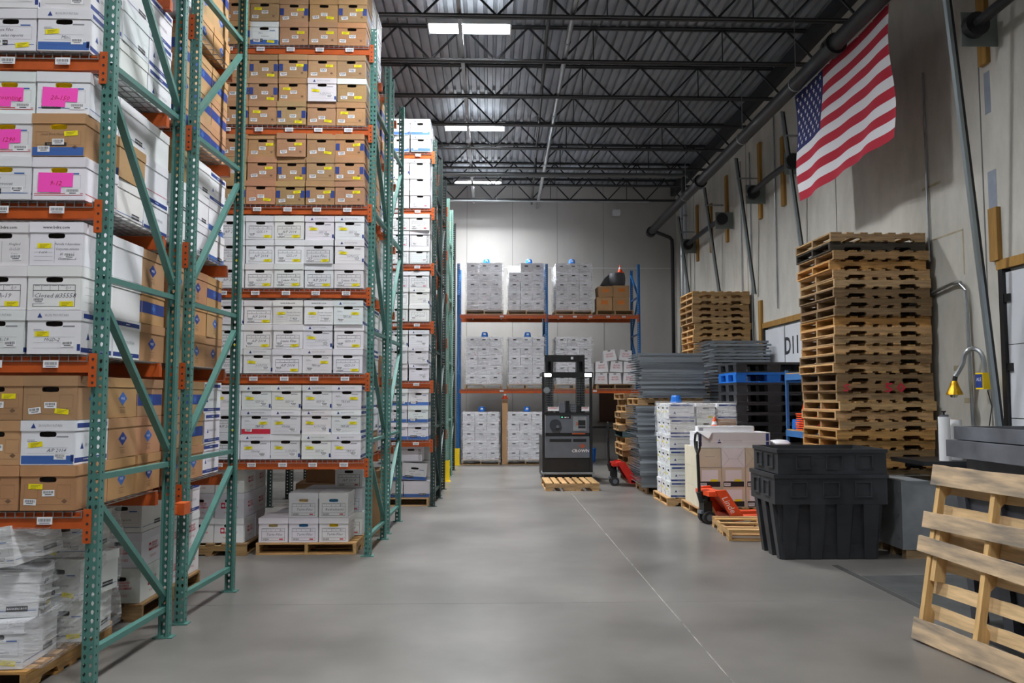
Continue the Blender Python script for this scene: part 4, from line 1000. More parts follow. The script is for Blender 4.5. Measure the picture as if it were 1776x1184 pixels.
m.add([(x, -.0045, z) for x, _, z in pts], [(i, i+1, 16-i, 17-i) for i in range(8)], ORANGE); m.b6(.20, .30, -.0045, -.003, .73, .745, ORANGE); P('maker_emblem', m)
P('step_panel', MB().b6(-.47, .45, .02, .5, .22, .50, BLACKM).b6(.13, .18, .0, .03, .33, .44, RUBBER))
P('drive_body', MB().b6(-.48, .46, .5, 1.5, .08, .9, BLACKM))
P('foot_plate', MB().b6(-.52, .51, -.06, .3, .185, .22, SHEET).b6(-.48, .47, -.03, .3, .10, .185, BLACKM))
for x in (-.40, .38): P('drive_wheel', MB().cyl((x-.06, .25, .09), (x+.06, .25, .09), .089, RUBBER, 18), smooth=True)
for x in (-.34, .34): P('outrigger_leg', MB().b6(x-.06, x+.06, 1.5, 2.5, .06, .18, BLACKM).cyl((x-.04, 2.4, .07), (x+.04, 2.4, .07), .069, RUBBER, 12))
for x in (-.2, .2): P('lift_fork', MB().b6(x-.05, x+.05, 1.5, 2.55, .20, .24, BLACKM))

# ------------------------------------------------------------------ pallet jacks
def jack(x, y, label, body, word=None, rz=0):
    t = thing('pallet_jack', label, 'pallet jack', (x, y, 0), rz, 'pallet jacks')
    for s in (-.21, .21):
        m = MB(); m.b6(.28, 1.40, s-.075, s+.075, .075, .125, body); m.add([(1.40, s-.075, .075), (1.40, s+.075, .075), (1.40, s+.075, .125), (1.40, s-.075, .125), (1.50, s-.04, .075), (1.50, s+.04, .075)], [(0, 1, 5, 4), (3, 4, 5, 2), (0, 4, 3), (1, 2, 5)], body); f = m.build('fork', t)
        MB().cyl((1.25, s-.04, .04), (1.25, s+.04, .04), .039, RUBBER, 12).build('fork_roller', f)
        MB().cyl((0, s*.38-.04, .085), (0, s*.38+.04, .085), .084, RUBBER, 18).cyl((0, s*.38-.042, .085), (0, s*.38+.042, .085), .045, GREYM, 12).build('steer_wheel', t, smooth=True)
    band = [(.02, .46), (.16, .47), (.40, .125), (.40, .06), (.26, .06)]
    MB().prism(band, .05, body, Matrix.Translation((0, -.285, 0))).build('side_plate', t); MB().prism(band, .05, body, Matrix.Translation((0, .235, 0))).build('side_plate', t)
    MB().b6(-.06, .16, -.24, .24, .38, .44, body).add([(.10, -.235, .44), (.10, .235, .44), (.36, .235, .10), (.36, -.235, .10)], [(0, 1, 2, 3)], body).b6(.24, .38, -.28, .28, .065, .125, body).build('frame', t)
    MB().cyl((0, 0, .12), (0, 0, .44), .05, BLACKM, 14).b6(-.07, .05, -.08, .08, .16, .30, BLACKM).cyl((-.05, -.10, .30), (-.05, .10, .30), .03, BLACKM, 10).build('pump', t, smooth=False)
    MB().b6(-.1, -.0, -.06, .06, .13, .17, GREYM).build('axle_yoke', t)
    MB().cyl((-.06, 0, .28), (-.10, 0, .42), .045, BLACKM, 10).cyl((-.10, 0, .40), (-.115, 0, .92), .022, BLACKM, 12).build('tow_bar', t, smooth=True)
    lp = [(-.115, 0, .92), (-.115, -.075, 1.0), (-.115, -.10, 1.10), (-.115, -.07, 1.19), (-.115, 0, 1.21), (-.115, .07, 1.19), (-.115, .10, 1.10), (-.115, .075, 1.0), (-.115, 0, .92)]
    MB().tube(lp, .016, BLACKM, 8).build('handle_loop', t, smooth=True)
    MB().bar((-.125, 0, .98), (-.125, 0, 1.10), .02, .03, BLACKM).build('release_lever', t)
    if word: 
        m = MB(); put(m, word, .115, LABELW, MF(.19, -.287, .28, 'front', -math.radians(57)), shear=.3, res=2); m.build('maker_name', t)
    return t
jack(2.95, 10.98, 'orange pallet jack with upright black handle beside the empty pallet', ORP, 'Linde', .12)
jack(2.42, 15.66, 'red pallet jack standing right of the lift truck', REDP, None, .0)

# ------------------------------------------------------------------ right side: stacked white boxes (A) and mixed load (B)
pallet(3.35, 13.18, .001, 'pallet under the wrapped white box stack', 0, 1.14, 1.08, .125, TINTS[2])
for ly in range(6):
    z = .130+ly*.2445
    for k in range(3):
        st = M_; lab = 'white box, %s row up, %s, left face of wrapped stack' % (ORD[ly], ['nearest', 'middle', 'farthest'][k])
        place_box(st, 3.04+rnd.uniform(-.01, .01), 12.82+k*.33, z, lab, -PI/2+rnd.uniform(-.02, .02), group='boxes of the wrapped white stack', scale=(1, .98, .925), sd=(k+ly) % 4)
    st = [M_, F, M_, M_, F, F][ly]
    place_box(F, 3.415, 12.86, z, 'white box with hand hole, %s row up, middle of wrapped stack' % ORD[ly], rnd.uniform(-.02, .02), group='boxes of the wrapped white stack', scale=(.93, .98, .925))
    for k in range(2): place_box(KP if (ly == 4) else M_, 3.79, 12.83+.33*k, z, ('brown' if ly == 4 else 'white')+' box, %s row up, %s, right side of wrapped stack' % (ORD[ly], ['front', 'rear'][k]), -PI/2+rnd.uniform(-.015, .015), group='boxes of the wrapped white stack', scale=(1, .9, .925), sd=k)
wrap(3.40, 13.15, 1.05, 1.16, 1.03, .58, 'clear wrap around the upper rows of the white box stack', 31, bulge=.01)
m = MB().lathe([(.085, 0), (.09, .02), (.075, .10), (.06, .125)], BLUEPL, n=14); tag(m.build('core_cap', None, (2.99, 12.86, 1.601)), 'blue film dispenser cap on the near corner of the white stack', 'cap')
# load B
pallet(3.50, 12.02, .001, 'pallet under the cream and white boxes beside the orange jack', 0, 1.06, 1.02, .125, (1.15, 1.08, .95))
def plain_carton(x, y, z, w_, d_, h_, m_, label, kind=0, rz=0, g='cartons on the mixed load'):
    t = thing('storage_carton', label, 'box', (x, y, z), rz, g)
    MB().b6(-w_/2, w_/2, -d_/2, d_/2, 0, h_, m_).build('carton_body', t); M = MF(0, -d_/2-.001, 0)
    q = MB()
    if kind == 1: rect(q, -.07, .07, h_*.55, h_*.55+.004, GREYINK, M); frame(q, -w_/2+.004, w_/2-.004, .004, h_-.004, .003, GREYINK, M)
    if kind == 2:
        for a, b in (((-w_/2, h_), (-.06, h_*.45)), ((w_/2, h_), (.06, h_*.45)), ((-w_/2, 0), (-.06, h_*.45)), ((w_/2, 0), (.06, h_*.45)), ((-.06, h_*.45), (.06, h_*.45))):
            q.bar((a[0], -d_/2-.001, a[1]), (b[0], -d_/2-.001, b[1]), .003, .002, GREYINK)
    if kind == 3:
        rect(q, -w_/2+.02, w_/2-.02, .01, .085, INK, M); rect(q, -w_/2+.05, w_/2-.05, .09, h_-.03, LABELW, M)
        M2 = M @ Matrix.Translation((0, 0, .001)); rect(q, -w_/2+.03, -w_/2+.12, .02, .065, LABELW, M2); 
        for k in range(8): rect(q, -w_/2+.04+k*.009, -w_/2+.044+k*.009, .035, .058, INK, M2 @ Matrix.Translation((0, 0, .0005)))
    if q.f: q.build('face_print', t)
    if kind == 3:
        q = MB(); sx = -.06 if (x*7) % 2 > 1 else .06; rect(q, sx-.05, sx+.05, .085, .115, YELLOW, MF(0, -d_/2-.0025, 0)); q.build('yellow_sticker', t)
for ly in range(3):
    z = .130+ly*.281
    for c in range(3):
        kd = [3, 3, 1 if c == 0 else 2][ly]; mm = CREAM if (c != 1 or ly == 2 and c == 0) else (WHITE if ly == 2 else CREAM)
        plain_carton(3.155+c*.342, 11.74, z, .335, .40, .278, mm, '%s carton, %s row, %s in the mixed load' % ('cream' if mm is CREAM else 'white', ['bottom', 'middle', 'top'][ly], ['left', 'middle', 'right'][c]), kd)
    plain_carton(3.50, 12.18, z, .99, .42, .278, CREAM, 'long cream carton at the back, %s row of the mixed load' % ['bottom', 'middle', 'top'][ly])
t = thing('long_carton', 'long flat white carton strapped across the mixed load', 'box', (3.52, 11.80, .975), 0)
MB().b6(-.52, .52, -.24, .24, 0, .215, WHITE).build('carton_body', t)
q = MB(); M = MF(-.05, -.2412, .09); mountain(q, M, .055, GREYINK); rect(q, .51, .53, -.08, .12, BLUEINK, M) if False else None; rect(q, .46, .505, .02, .20, BLUEINK, MF(0, -.2412, 0)); rect(q, -.515, -.47, .02, .20, BLUEINK, MF(0, -.2412, 0)); q.build('face_print', t)
MB().b6(-.525, .525, -.243, .243, .085, .094, LABELW).build('strap', t)
t2 = thing('roll_carton', 'narrow white carton lying on the long strapped carton', 'box', (3.42, 11.70, 1.193), .02)
MB().b6(-.41, .41, -.07, .07, 0, .085, WHITE).b6(.41, .425, -.06, .06, .008, .075, KRAFT).build('carton_body', t2)
rect_ = MB(); rect(rect_, -.39, -.33, .02, .06, GREYINK, MF(0, -.0712, 0)); rect_.build('face_print', t2)
cone(3.34, 11.92, 1.192, 'small orange cone standing on the long strapped carton', .21, .065)
m = MB(); m.add([(-.10, -.02, .012), (.10, -.06, .002), (.10, .12, .002), (-.05, .15, .004), (-.17, .05, .02)], [(0, 1, 2, 3, 4)], LABELW); m.add([(-.10, -.02, .010), (.10, -.06, .0), (.10, .12, .0), (-.05, .15, .002), (-.17, .05, .018)], [(4, 3, 2, 1, 0)], LABELW)
m.add([(.10, -.06, .002), (-.10, -.02, .012), (.05, -.07, -.09)], [(0, 1, 2)], LABELW)
tag(m.build('loose_sheet', None, (3.09, 11.58, 1.192)), 'white paper sheet drooping off the corner of the long carton', 'paper')

# ------------------------------------------------------------------ wire deck piles
gm = MB(); 
for k in range(17): gm.box((-.56+k*.07, 0, .020), (.005, 1.07, .005), DARKWIRE); gm.box((-.56+k*.07, -.537, .006), (.005, .005, .03), DARKWIRE)
for k in range(9): gm.box((0, -.535+k*.1337, .016), (1.13, .005, .005), DARKWIRE)
gm.box((0, -.54, -.006), (1.13, .006, .006), DARKWIRE); GRID = gm.mesh('wire_deck')
cm = MB(); cm.b6(-.03, .03, -.50, .50, -.018, -.014, DARKWIRE).b6(-.032, -.028, -.50, .50, -.018, .013, DARKWIRE).b6(.028, .032, -.50, .50, -.018, .013, DARKWIRE); CHAN = cm.mesh('support_channel')
fm = MB(); fm.b6(-.565, .565, -.548, -.540, -.018, .022, DARKWIRE); FLN = fm.mesh('front_flange')
def decks(xc, yc, z0, n, pitch, lab, dx=lambda i: 0, dy=lambda i: 0):
    for i in range(n):
        c = rnd.uniform(.6, 1.35); cl = (c, c, c*1.03, 1)
        o = ob('wire_deck', GRID, None, (xc+dx(i)+rnd.uniform(-.025, .025), yc+dy(i)+rnd.uniform(-.02, .02), z0+i*pitch+.019), (0, 0, rnd.uniform(-.02, .02)), cl)
        tag(o, 'grey wire deck, %s from the top of the %s' % (NUM(n-1-i), lab), 'wire deck', 'wire decks in the '+lab)
        for x in (-.38, 0, .38): ob('support_channel', CHAN, o, (x, 0, 0), color=cl)
        ob('front_flange', FLN, o, color=cl)
pallet(3.32, 14.72, .001, 'pallet under the lower pile of wire decks', PI/2, 1.06, 1.12, .125, (.8, .7, .6))
decks(3.22, 14.62, .13, 34, .0415, 'lower near wire pile', lambda i: .10*(1-i/33)-.10)
pallet(3.18, 14.65, .13+34*.0415+.012, 'pallet between the lower and upper wire piles', 0, 1.14, 1.10, .12, TINTS[1])
decks(3.21, 14.62, 1.68, 19, .0415, 'upper near wire pile', lambda i: -.0+.02*math.sin(i*.7))
pallet(4.58, 15.18, .001, 'pallet under the pile of wire decks by the numbered door', 0, 1.12, 1.0, .125, TINTS[3])
decks(4.57, 15.18, .13, 44, .0595, 'tall wire pile by the door', lambda i: .03*math.sin(i*.5))

# ------------------------------------------------------------------ black plastic pallets, shelf unit and its things
def plastic_pallet(z, m_, label, tint=(1, 1, 1, 1), h=.15):
    t = thing('plastic_pallet', label, 'pallet', (4.50, 13.12, z), rnd.uniform(-.012, .012), 'plastic pallets in the black stack')
    MB().b6(-.60, .60, -.5, .5, h-.035, h, m_).build('top_deck', t)
    for x in (-.52, 0, .52):
        for y in (-.42, 0, .42): MB().box((x, y, (h-.035)/2+.008), (.16 if x else .2, .15, h-.055), m_, top=1.1).build('foot_block', t)
    for x in (-.52, .52): MB().b6(x-.08, x+.08, -.5, .5, 0, .018, m_).build('skid', t)
    for y in (-.43, .43): MB().b6(-.44, .44, y-.07, y+.07, 0, .017, m_).build('cross_skid', t)
NPP = 14
for i in range(NPP):
    k = NPP-1-i; plastic_pallet(.001+i*.1605, BLUEPL if k == 1 else BLACKP, '%s plastic pallet, %s from the top of the stack beside the blue shelf' % ('blue' if k == 1 else 'black', NUM(k)), h=.159)
BLUES = mat('shelf_blue_paint', srgb('4173ad'), .45, noise=.1)
t = thing('shelf_unit', 'blue steel shelf unit with chipboard shelves behind the tall pallet stack', 'shelf', (4.50, 10.80, 0))
for y in (0, 1.32):
    for x in (0, .55): MB().b6(x, x+.04, y, y+.04, 0, 2.10, BLUES).build('post', t)
CHIP = mat('chipboard', srgb('b98f5c'), .8, noise=.2, nscale=20)
for z in (.35, 1.20, 2.04):
    MB().b6(-.005, .02, .0, 1.36, z-.09, z, BLUES).b6(.57, .595, 0, 1.36, z-.09, z, BLUES).b6(0, .59, 0, .02, z-.09, z, BLUES).b6(0, .59, 1.34, 1.36, z-.09, z, BLUES).build('shelf_beam', t)
    MB().b6(-.0, .59, .02, 1.34, z, z+.016, CHIP).build('shelf_board', t)
m = MB().lathe([(.085, 0), (.09, .02), (.088, .11), (.08, .15)], BLUEPL, n=18); o = m.build('core_cap', None, (4.62, 11.98, 1.2165), smooth=False)
q = MB(); rect(q, -.025, .025, -.03, .03, LABELW, MF(-.05, -.0905, .06)); q.build('cap_label', o); tag(o, 'blue round cap on the lower blue shelf', 'cap')
for i in range(8):
    t = thing('traffic_cone', 'orange traffic cone, %s from the top of the nested stack on the blue shelf' % NUM(7-i), 'cone', (4.655, 11.70, 1.218+i*.032), rnd.uniform(-.1, .1), 'nested cones on the blue shelf')
    MB().box((0, 0, .008), (.26, .26, .016), CONEO).build('base', t)
    if i == 7: MB().lathe([(.09, .016), (.05, .20), (.02, .42), (.01, .425)], CONEO, n=16).build('cone_body', t, smooth=True); MB().lathe([(.064, .13), (.052, .20)], REFL, n=16).build('collar', t)
    else: MB().lathe([(.09, .016), (.078, .045)], CONEO, n=16).build('cone_body', t)
cone(4.60, 11.40, 1.2175, 'small orange cone beside the nested cones on the blue shelf', .24, .075)
tag(MB().lathe([(.02, 0), (.15, .01), (.16, .06), (.12, .10), (.04, .11)], LABELW, n=14).build('crumpled_plastic', None, (4.26, 11.8, .965), smooth=True), 'white crumpled plastic on a brown carton behind the black bin', 'plastic')
plain_carton(4.26, 11.82, .0, .36, .42, .962, KRAFT, 'tall brown carton behind the black bin', 0, 0, 'cartons behind the bin')

# ------------------------------------------------------------------ black bulk bins
def bulk_bin(x, y, z, W, D, H, label, rim=.30, group=None, rz=0, foot=.13, color=(1, 1, 1, 1), pockets=True):
    t = thing('bulk_bin', label, 'bin', (x, y, z), rz, group); hb = H-rim; T = .035; ins = .035
    def B(n, m): return m.build(n, t)
    def ring(m, x0, y0, z0, x1, y1, z1):   # tapered open shell from half sizes at z0 to z1, with wall thickness
        vs = []
        for (a, b, c) in ((x0, y0, z0), (x1, y1, z1), (x1-T, y1-T, z1), (x0-T, y0-T, z0)):
            vs += [(-a, -b, c), (a, -b, c), (a, b, c), (-a, b, c)]
        fs = []
        for k in range(3):
            for i in range(4): fs.append((k*4+i, k*4+(i+1) % 4, (k+1)*4+(i+1) % 4, (k+1)*4+i))
        for i in range(4): fs.append((12+i, 12+(i+1) % 4, (i+1) % 4, i))
        m.add(vs, fs, BLACKP)
    m = MB(); ring(m, W/2-.10, D/2-.09, foot, W/2-ins, D/2-ins, hb+.02); m.b6(-W/2+.10, W/2-.10, -D/2+.09, D/2-.09, foot, foot+.03, BLACKP); B('tub', m)
    m = MB(); ring(m, W/2, D/2, hb, W/2, D/2, H-.04); m2 = m
    ring(m, W/2+.012, D/2+.012, H-.04, W/2+.012, D/2+.012, H)
    B('rim_band', m)
    if pockets:
        for face, n, half in (('f', 3, W), ('l', 2, D), ('r', 2, D)):
            for k in range(n):
                c = -half/2+half*(k+.75)/(n+.5); w2 = .075; z0, z1 = hb+.07, H-.075; m = MB(); fr = .012
                def bx(a0, a1, b0, b1, p0, p1):
                    if face == 'f': m.b6(a0, a1, -D/2-p1, -D/2-p0, b0, b1, BLACKP)
                    elif face == 'l': m.b6(-W/2-p1, -W/2-p0, a0, a1, b0, b1, BLACKP)
                    else: m.b6(W/2+p0, W/2+p1, a0, a1, b0, b1, BLACKP)
                bx(c-w2-fr, c-w2, z0, z1, .0, .016); bx(c+w2, c+w2+fr, z0, z1, 0, .016); bx(c-w2, c+w2, z1-fr, z1, 0, .016); bx(c-w2, c+w2, z0, z0+fr, 0, .016)
                B('grip_pocket', m)
    # ribs
    n = 4
    for k in range(n):
        c = -W/2+.17+(W-.34)*k/(n-1); m = MB()
        m.add([(c-.055, -D/2+.075, .0), (c+.055, -D/2+.075, .0), (c+.085, -D/2+.004, hb), (c-.085, -D/2+.004, hb), (c-.055, -D/2+.15, .0), (c+.055, -D/2+.15, .0), (c+.085, -D/2+.08, hb), (c-.085, -D/2+.08, hb)],
              [(0, 1, 2, 3), (1, 5, 6, 2), (4, 0, 3, 7), (5, 4, 7, 6), (0, 4, 5, 1), (3, 2, 6, 7)], BLACKP); B('wall_rib', m)
    m = MB(); m.b6(-W/2+.09, W/2-.09, -D/2+.086, -D/2+.12, 0.0, foot+.02, BLACKP); B('front_skirt', m)
    for s in (-1, 1):
        for c in (-D/2+.15, 0, D/2-.15):
            m = MB(); xa, xb = s*(W/2-.075), s*(W/2-.004)
            q = .05 if c else .07
            m.add([(xa, c-q*.8, 0), (xa, c+q*.8, 0), (xb, c+q, hb), (xb, c-q, hb), (xa-s*.09, c-q*.8, 0), (xa-s*.09, c+q*.8, 0), (xb-s*.09, c+q, hb), (xb-s*.09, c-q, hb)],
                  [(0, 1, 2, 3), (1, 5, 6, 2), (4, 0, 3, 7), (5, 4, 7, 6), (0, 4, 5, 1), (3, 2, 6, 7)], BLACKP); B('side_rib', m)
    for c in t.children: c.color = color
    return t
bulk_bin(3.575, 8.80, .001, 1.19, .77, .89, 'lower black plastic bulk bin on the floor, right of centre', .31)
t = thing('bulk_bin', 'upper black plastic bin nested in the lower one, right of centre', 'bin', (3.595, 8.80, .894), 0)
W, D = 1.15, .76
m = MB()
for z0, z1, g in ((0.0, .22, 0), (.22, .26, .012)):
    for sx, sy, ox, oy in ((W+2*g, .035, 0, -D/2-g+.0175), (W+2*g, .035, 0, D/2+g-.0175), (.035, D-.07+2*g, -W/2-g+.0175, 0), (.035, D-.07+2*g, W/2+g-.0175, 0)): m.box((ox, oy, (z0+z1)/2), (sx, sy, z1-z0), BLACKP)
m.b6(-W/2+.035, W/2-.035, -D/2+.035, D/2-.035, -.0, .02, BLACKP); m.build('rim_band', t)
for c in (-.30, 0.02, .34):
    m = MB()
    for a0, a1, b0, b1 in ((-.087, -.075, .05, .2), (.075, .087, .05, .2), (-.075, .075, .188, .2), (-.075, .075, .05, .062)): m.b6(c+a0, c+a1, -D/2-.016, -D/2, b0, b1, BLACKP)
    m.build('grip_pocket', t)
for c in (-.18, .16):
    m = MB()
    for a0, a1, b0, b1 in ((-.087, -.075, .05, .2), (.075, .087, .05, .2), (-.075, .075, .188, .2), (-.075, .075, .05, .062)): m.b6(-W/2-.016, -W/2, c+a0, c+a1, b0, b1, BLACKP)
    m.build('grip_pocket', t)
# bins behind the broken pallet
bulk_bin(4.28, 5.72, .006, 1.36, 1.12, 1.12, 'lowest black bin of the group behind the broken pallet', .16, pockets=False, color=(1.6, 1.6, 1.7, 1))
t = thing('bin_tray', 'scuffed dark tray on top of the bin behind the broken pallet, lower one', 'bin', (4.30, 5.72, 1.130), .0)
m = MB(); W, D = 1.40, 1.16
for sx, sy, ox, oy in ((W, .04, 0, -D/2+.02), (W, .04, 0, D/2-.02), (.04, D-.08, -W/2+.02, 0), (.04, D-.08, W/2-.02, 0)): m.box((ox, oy, .17), (sx, sy, .13), BLACKP)
m.b6(-W/2+.10, W/2-.10, -D/2+.10, D/2-.10, 0, .11, BLACKP); o = m.build('tray_body', t); o.color = (4.2, 4.2, 4.2, 1)
t = thing('bin_tray', 'scuffed dark tray topmost behind the broken pallet', 'bin', (4.34, 5.74, 1.370), .02)
m = MB(); W, D = 1.34, 1.12
for sx, sy, ox, oy in ((W, .04, 0, -D/2+.02), (W, .04, 0, D/2-.02), (.04, D-.08, -W/2+.02, 0), (.04, D-.08, W/2-.02, 0)): m.box((ox, oy, .05), (sx, sy, .10), BLACKP)
m.b6(-W/2+.05, W/2-.05, -D/2+.05, D/2-.05, 0, .02, BLACKP); o = m.build('tray_body', t); o.color = (3.8, 3.8, 3.8, 1)
# grey steel box on wooden runners
t = thing('steel_crate', 'grey sheet metal crate on timber runners right of the black bin', 'crate', (4.66, 8.82, 0))
MB().b6(-.30, .34, -.32, .32, .095, .80, SHEET).build('crate_body', t); MB().b6(-.305, .345, -.325, .325, .80, .815, SHEET).build('crate_lid', t)
for y in (-.26, 0, .26): MB().b6(-.26, .30, y-.045, y+.045, 0, .094, WOOD).build('runner', t)
m = MB()
for z in (.2, .45, .7): m.cyl((-.302, -.25, z), (-.308, -.25, z), .012, STEEL, 8)
m.build('rivet', t)
# dark bench with film rolls
t = thing('wall_bench', 'low black shelf bench on the wall carrying white film rolls', 'bench', (4.86, 8.62, 0))
MB().b6(-.34, .38, -.30, .40, .985, 1.03, BLACKM).build('bench_top', t)
for y in (-.25, .35): MB().b6(-.20, .38, y-.015, y+.015, .93, .984, BLACKM).b6(.34, .38, y-.015, y+.015, .5, .93, BLACKM).build('wall_bracket', t)
for x, y, h_, lab, hd in ((4.80, 8.42, .46, 'white film roll with black handle on top, left one on the bench', True), (4.97, 8.50, .43, 'shorter white film roll, right one on the bench', False)):
    t = thing('film_roll', lab, 'roll', (x, y, 1.031), 0, 'film rolls on the bench')
    MB().cyl((0, 0, 0), (0, 0, h_), .058, ROLLW, 20).build('roll_body', t, smooth=True)
    if hd: MB().cyl((0, 0, h_), (0, 0, h_+.02), .045, GREYM, 14).cyl((0, 0, h_+.02), (0, 0, h_+.045), .01, BLACKM, 8).cyl((0, 0, h_+.045), (0, 0, h_+.06), .018, BLACKM, 12, r2=.026).build('roll_handle', t, smooth=True)
    else: MB().cyl((0, 0, h_), (0, 0, h_+.004), .03, KRAFT, 12).build('roll_core', t)

# ------------------------------------------------------------------ broken pallet leaning at the right edge
a = Vector((2.985, 5.72, 0)); bdir = Vector((.17, -1, 0)).normalized(); lean = .19
up = Vector((bdir.y*-1, bdir.x, 0)).normalized()   # horizontal normal, pointing right (+x)
if up.x < 0: up = -up
vz = (Vector((0, 0, 1))*math.cos(lean)+up*math.sin(lean)).normalized(); nrm = bdir.cross(vz).normalized()
if nrm.x > 0: nrm = -nrm        # faces the aisle
Mx = Matrix((bdir, vz, nrm)).transposed().to_4x4(); Mx.translation = a+Vector((0, 0, .012))
t = thing('broken_pallet', 'broken wooden pallet stood on end, leaning at the right edge', 'pallet'); t.matrix_world = Mx
BWD = mat('fresh_pallet_wood', srgb('d6b688'), .8, noise=.22, nscale=4, stretch=(1.2, 9, 9), vary=.12, bump=.3, tint=True)
BWV = mat('fresh_stringer_wood', srgb('d2ad76'), .8, noise=.22, nscale=4, stretch=(9, 1.2, 9), vary=.12, bump=.3, tint=True)
WTH = mat('weathered_board', srgb('bfa482'), .85, noise=.45, nscale=2.6, stretch=(1.0, 6, 6), bump=.4, col2=srgb('6d675f'))
LB, HB = 1.14, 1.22
def pboard(y0, y1, z, m_, x0=0, x1=LB, sk=0, n='deck_board'):
    m = MB(); e = .008
    N_ = 10; vs = []
    for k in range(N_+1):
        xx = x0+(x1-x0)*k/N_; q = rnd.uniform(-e, e)*.5
        for yy, zz in ((y0+sk*k/N_+q, z), (y1+sk*k/N_+rnd.uniform(-e, e)*.5, z), (y1+sk*k/N_+q, z+.017), (y0+sk*k/N_, z+.017)): vs.append((xx, yy, zz))
    fs = [(4*k+i, 4*k+(i+1) % 4, 4*k+4+(i+1) % 4, 4*k+4+i) for k in range(N_) for i in range(4)]+[(3, 2, 1, 0), (4*N_, 4*N_+1, 4*N_+2, 4*N_+3)]
    m.add(vs, fs, m_); return m.build(n, t)
# stringers (vertical), notched; local x along the floor, y up the lean, z towards the aisle
for i, x in enumerate((.03, .53, 1.08)):
    poly = [(0, 0), (0, .09), (.20, .09), (.24, .055), (.46, .055), (.50, .09), (.78, .09), (.82, .055), (1.0, .055), (1.04, .09), (HB, .09), (HB, 0)]
    m = MB(); vs = [(x, p, -q) for p, q in poly]+[(x+.038, p, -q) for p, q in poly]; n = len(poly)
    m.add(vs, [tuple(range(n)), tuple(range(n, 2*n))[::-1]]+[(k, n+k, n+(k+1) % n, (k+1) % n) for k in range(n)], BWV); o = m.build('stringer', t); o.color = (1, .98, .92, 1)
m = MB(); m.b6(.075, .115, .42, .80, -.10, -.01, BWV); m.build('repair_block', t)
pboard(.0, .145, .001, WTH); pboard(1.08, 1.22, .001, WTH, -.01); pboard(.77, .885, .001, WTH, -.04, LB, .01); pboard(.60, .71, .001, WTH, -.06, LB-.02, -.05)
for y0, y1 in ((.0, .07), (.16, .25), (.33, .42), (.50, .585), (.68, .77), (.85, .95), (1.03, 1.12)): pboard(y0, y1, -.108, BWD, 0, LB)
m = MB(); m.add([(.93, .47, .02), (1.14, .44, .02), (1.14, .50, .02), (.98, .50, .02), (.93, .47, .008), (1.14, .44, .008), (1.14, .50, .008), (.98, .50, .008)], [(0, 1, 2, 3), (7, 6, 5, 4), (0, 4, 5, 1), (1, 5, 6, 2), (2, 6, 7, 3), (3, 7, 4, 0)], BWD); m.build('splinter', t)

# ------------------------------------------------------------------ floor loads under the racks
# nearest rack: crumpled boxes under film
pallet(-3.15, 5.36, .001, 'pallet under the crumpled boxes at the bottom left', PI/2, 1.06, 1.0, .125, TINTS[6])
def cb(style, x, y, z, lab, rz, rot=None, sc=(1, 1, 1), **k): return place_box(style, x, y, z, lab, rz, group='boxes heaped under the near rack', rot=rot, scale=sc, **k)
cb(BK, -2.86, 5.06, .13, 'white lozenge-logo box, lowest of the crumpled heap bottom left', .05, sc=(1, 1, 1), sd=1)
cb(BK, -3.21, 5.06, .13, 'white box, lowest, left in the crumpled heap', 0, sd=2)
cb(BK, -2.93, 5.10, .396, 'white box turned sideways, middle of the crumpled heap', PI/2+.28, rot=(.03, .02, PI/2+.28), sc=(1.05, 1, 1), sd=0)
cb(BK, -2.90, 5.12, .70, 'white box tipped on top of the crumpled heap', -.2, rot=(.05, -.14, -.15), sc=(1.05, 1.05, .9), sd=3)
cb(BK, -3.30, 5.10, .396, 'white box, middle row, far left of the crumpled heap', .1, sd=1)
for i, (x, y, z, a) in enumerate(((-2.76, 5.58, .13, .08), (-2.74, 5.56, .397, -.14), (-2.78, 5.58, .664, .10), (-3.12, 5.58, .13, 0), (-3.12, 5.58, .397, .03))):
    cb(BK if i != 3 else M_, x, y, z, 'white box, %s of the film-wrapped rear pile under near rack' % ['lowest near aisle', 'middle near aisle', 'top near aisle', 'lowest inner', 'upper inner'][i], a, sd=i % 4)
wrap(-2.98, 5.34, .14, .80, .98, .80, 'torn clear film around the crumpled boxes at the bottom left', 77, bulge=.02)
# second rack floor load
pallet(-3.14, 6.95, .001, 'pallet under the red-logo boxes', 0, 1.02, 1.25, .125, TINTS[3])
for ly in range(3):
    for k in range(3):
        st = AR if (ly < 2) else (BK, BK, M_)[k]
        place_box(st, -2.82, 6.56+k*.42, .13+ly*.266, '%s, %s row, %s, under second rack' % (LOOK[st], LAY[ly], ['front', 'middle', 'rear'][k]), rnd.uniform(-.02, .02), group='boxes under the second rack', stickers=False)
    place_box(AR, -3.16, 6.56, .13+ly*.266, 'white red-logo box, %s row, inner column under second rack' % LAY[ly], 0, group='boxes under the second rack', stickers=False)
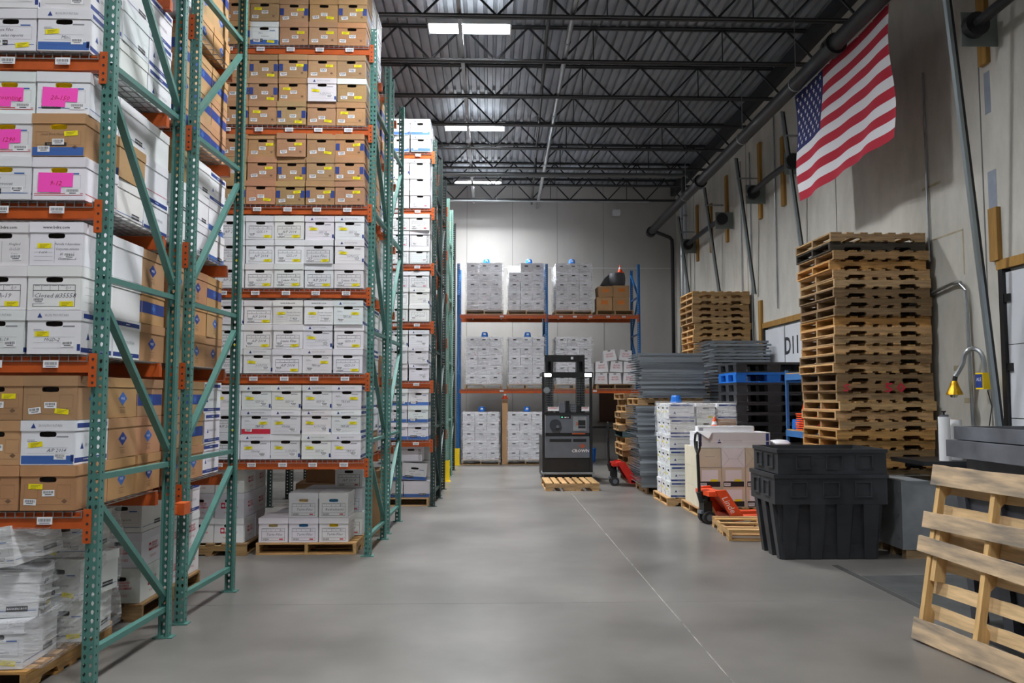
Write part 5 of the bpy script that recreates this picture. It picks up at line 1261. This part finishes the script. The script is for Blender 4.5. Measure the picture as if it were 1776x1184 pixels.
# middle rack floor loads
pallet(-1.97, 9.42, .001, 'pallet with five labelled white boxes under the middle rack', PI/2, 1.02, 1.08, .125, (1.15, 1.05, .85))
FB = [(-2.33, .13, HOLET, 'Term-Files', 'lower left'), (-2.005, .13, HOLEB, 'Term-Files', 'lower middle'), (-1.68, .13, HOLEY, 'Term-Files', 'lower right'), (-2.01, .396, HOLET, 'Term-Files', 'upper left'), (-1.685, .396, HOLEB, 'Retirements', 'upper right')]
for x, z, hm, pn, lab in FB:
    cn = {'hole_tan': 'tan', 'hole_blue': 'blue', 'hole_yellow': 'yellow'}[hm.name]
    place_box(F, x, 9.13, z, 'white form box with %s hand hole, %s of five on the middle pallet' % (cn, lab), 0, sd=4, group='five labelled boxes on the middle pallet', stickers=False, holem=hm, pen=pn)
for i, (x, z, y) in enumerate(((-1.60, .13, 9.56), (-1.60, .396, 9.56), (-1.60, .662, 9.60), (-1.93, .13, 9.56), (-1.93, .396, 9.56), (-2.26, .13, 9.56))):
    place_box(F, x, y, z, 'white form box behind the labelled five, %s of the rear group' % ORD[i], rnd.uniform(-.03, .03), sd=2, group='boxes behind the labelled five', stickers=False)
pallet(-3.15, 9.42, .001, 'dark pallet under the left boxes of the middle rack', 0, 1.1, 1.1, .125, TINTS[3])
for ly in range(3):
    for k in range(3):
        place_box(AR, -2.80-.33*(k == 2), 9.12+.42*(k % 2)+(.0 if k < 2 else 0), .13+ly*.266, 'white red-logo box, %s row, %s stack, left load under middle rack' % (LAY[ly], ['front', 'rear', 'inner'][k]), rnd.uniform(-.03, .03), group='boxes in the left load under the middle rack', stickers=False)
plain_carton(-1.90, 10.62, .001, 1.05, .72, .62, KRAFT, 'large brown carton low in the shade behind the five boxes', 0, .05, 'large cartons under the fourth rack')
plain_carton(-1.98, 10.62, .624, .62, .55, .25, KRAFT, 'brown carton on the large carton in the shade', 0, -.08, 'large cartons under the fourth rack')
plain_carton(-1.47, 10.62, .624, .30, .60, .14, KRAFT, 'small brown carton beside it in the shade near the posts', 0, .02, 'large cartons under the fourth rack')
cone(-1.93, 10.70, .876, 'dark orange cone on the cartons under the fourth rack', .26, .08)
# dark green rack floor load
pallet(-1.43, 13.28, .001, 'pallet under the white boxes of the dark green rack', PI/2, 1.04, 1.0, .125, TINTS[0])
for i, (st, x, y, z, rot, sc, lab) in enumerate(((BB, -1.13, 12.99, .13, (0, 0, PI/2), (1, 1, .95), 'lowest right'), (BB, -1.55, 12.99, .13, (0, 0, PI/2), (1, 1, .95), 'lowest left'), (BB, -1.18, 13.02, .40, (0, .07, .04), (1.2, 1, 1), 'middle right, tilted'), (BB, -1.58, 13.02, .39, (0, 0, 0), (1.1, 1, 1), 'middle left'),
                                               (UN, -1.22, 13.00, .69, (0, 0, 0), (1.1, 1, 1), 'top right, black-framed'), (UN, -1.60, 13.00, .69, (0, 0, 0), (1.1, 1, 1), 'top left, black-framed'), (PL, -1.12, 13.50, .13, (0, 0, PI/2), (1, 1, 1), 'rear lowest'), (PL, -1.12, 13.50, .40, (0, 0, PI/2), (1, 1, 1), 'rear middle'), (PL, -1.12, 13.50, .67, (0, 0, PI/2), (1, 1, 1), 'rear top'))):
    place_box(st, x, y, z, 'white box, %s in the load under the dark green rack' % lab, 0, group='boxes under the dark green rack', rot=rot, scale=sc, stickers=False)
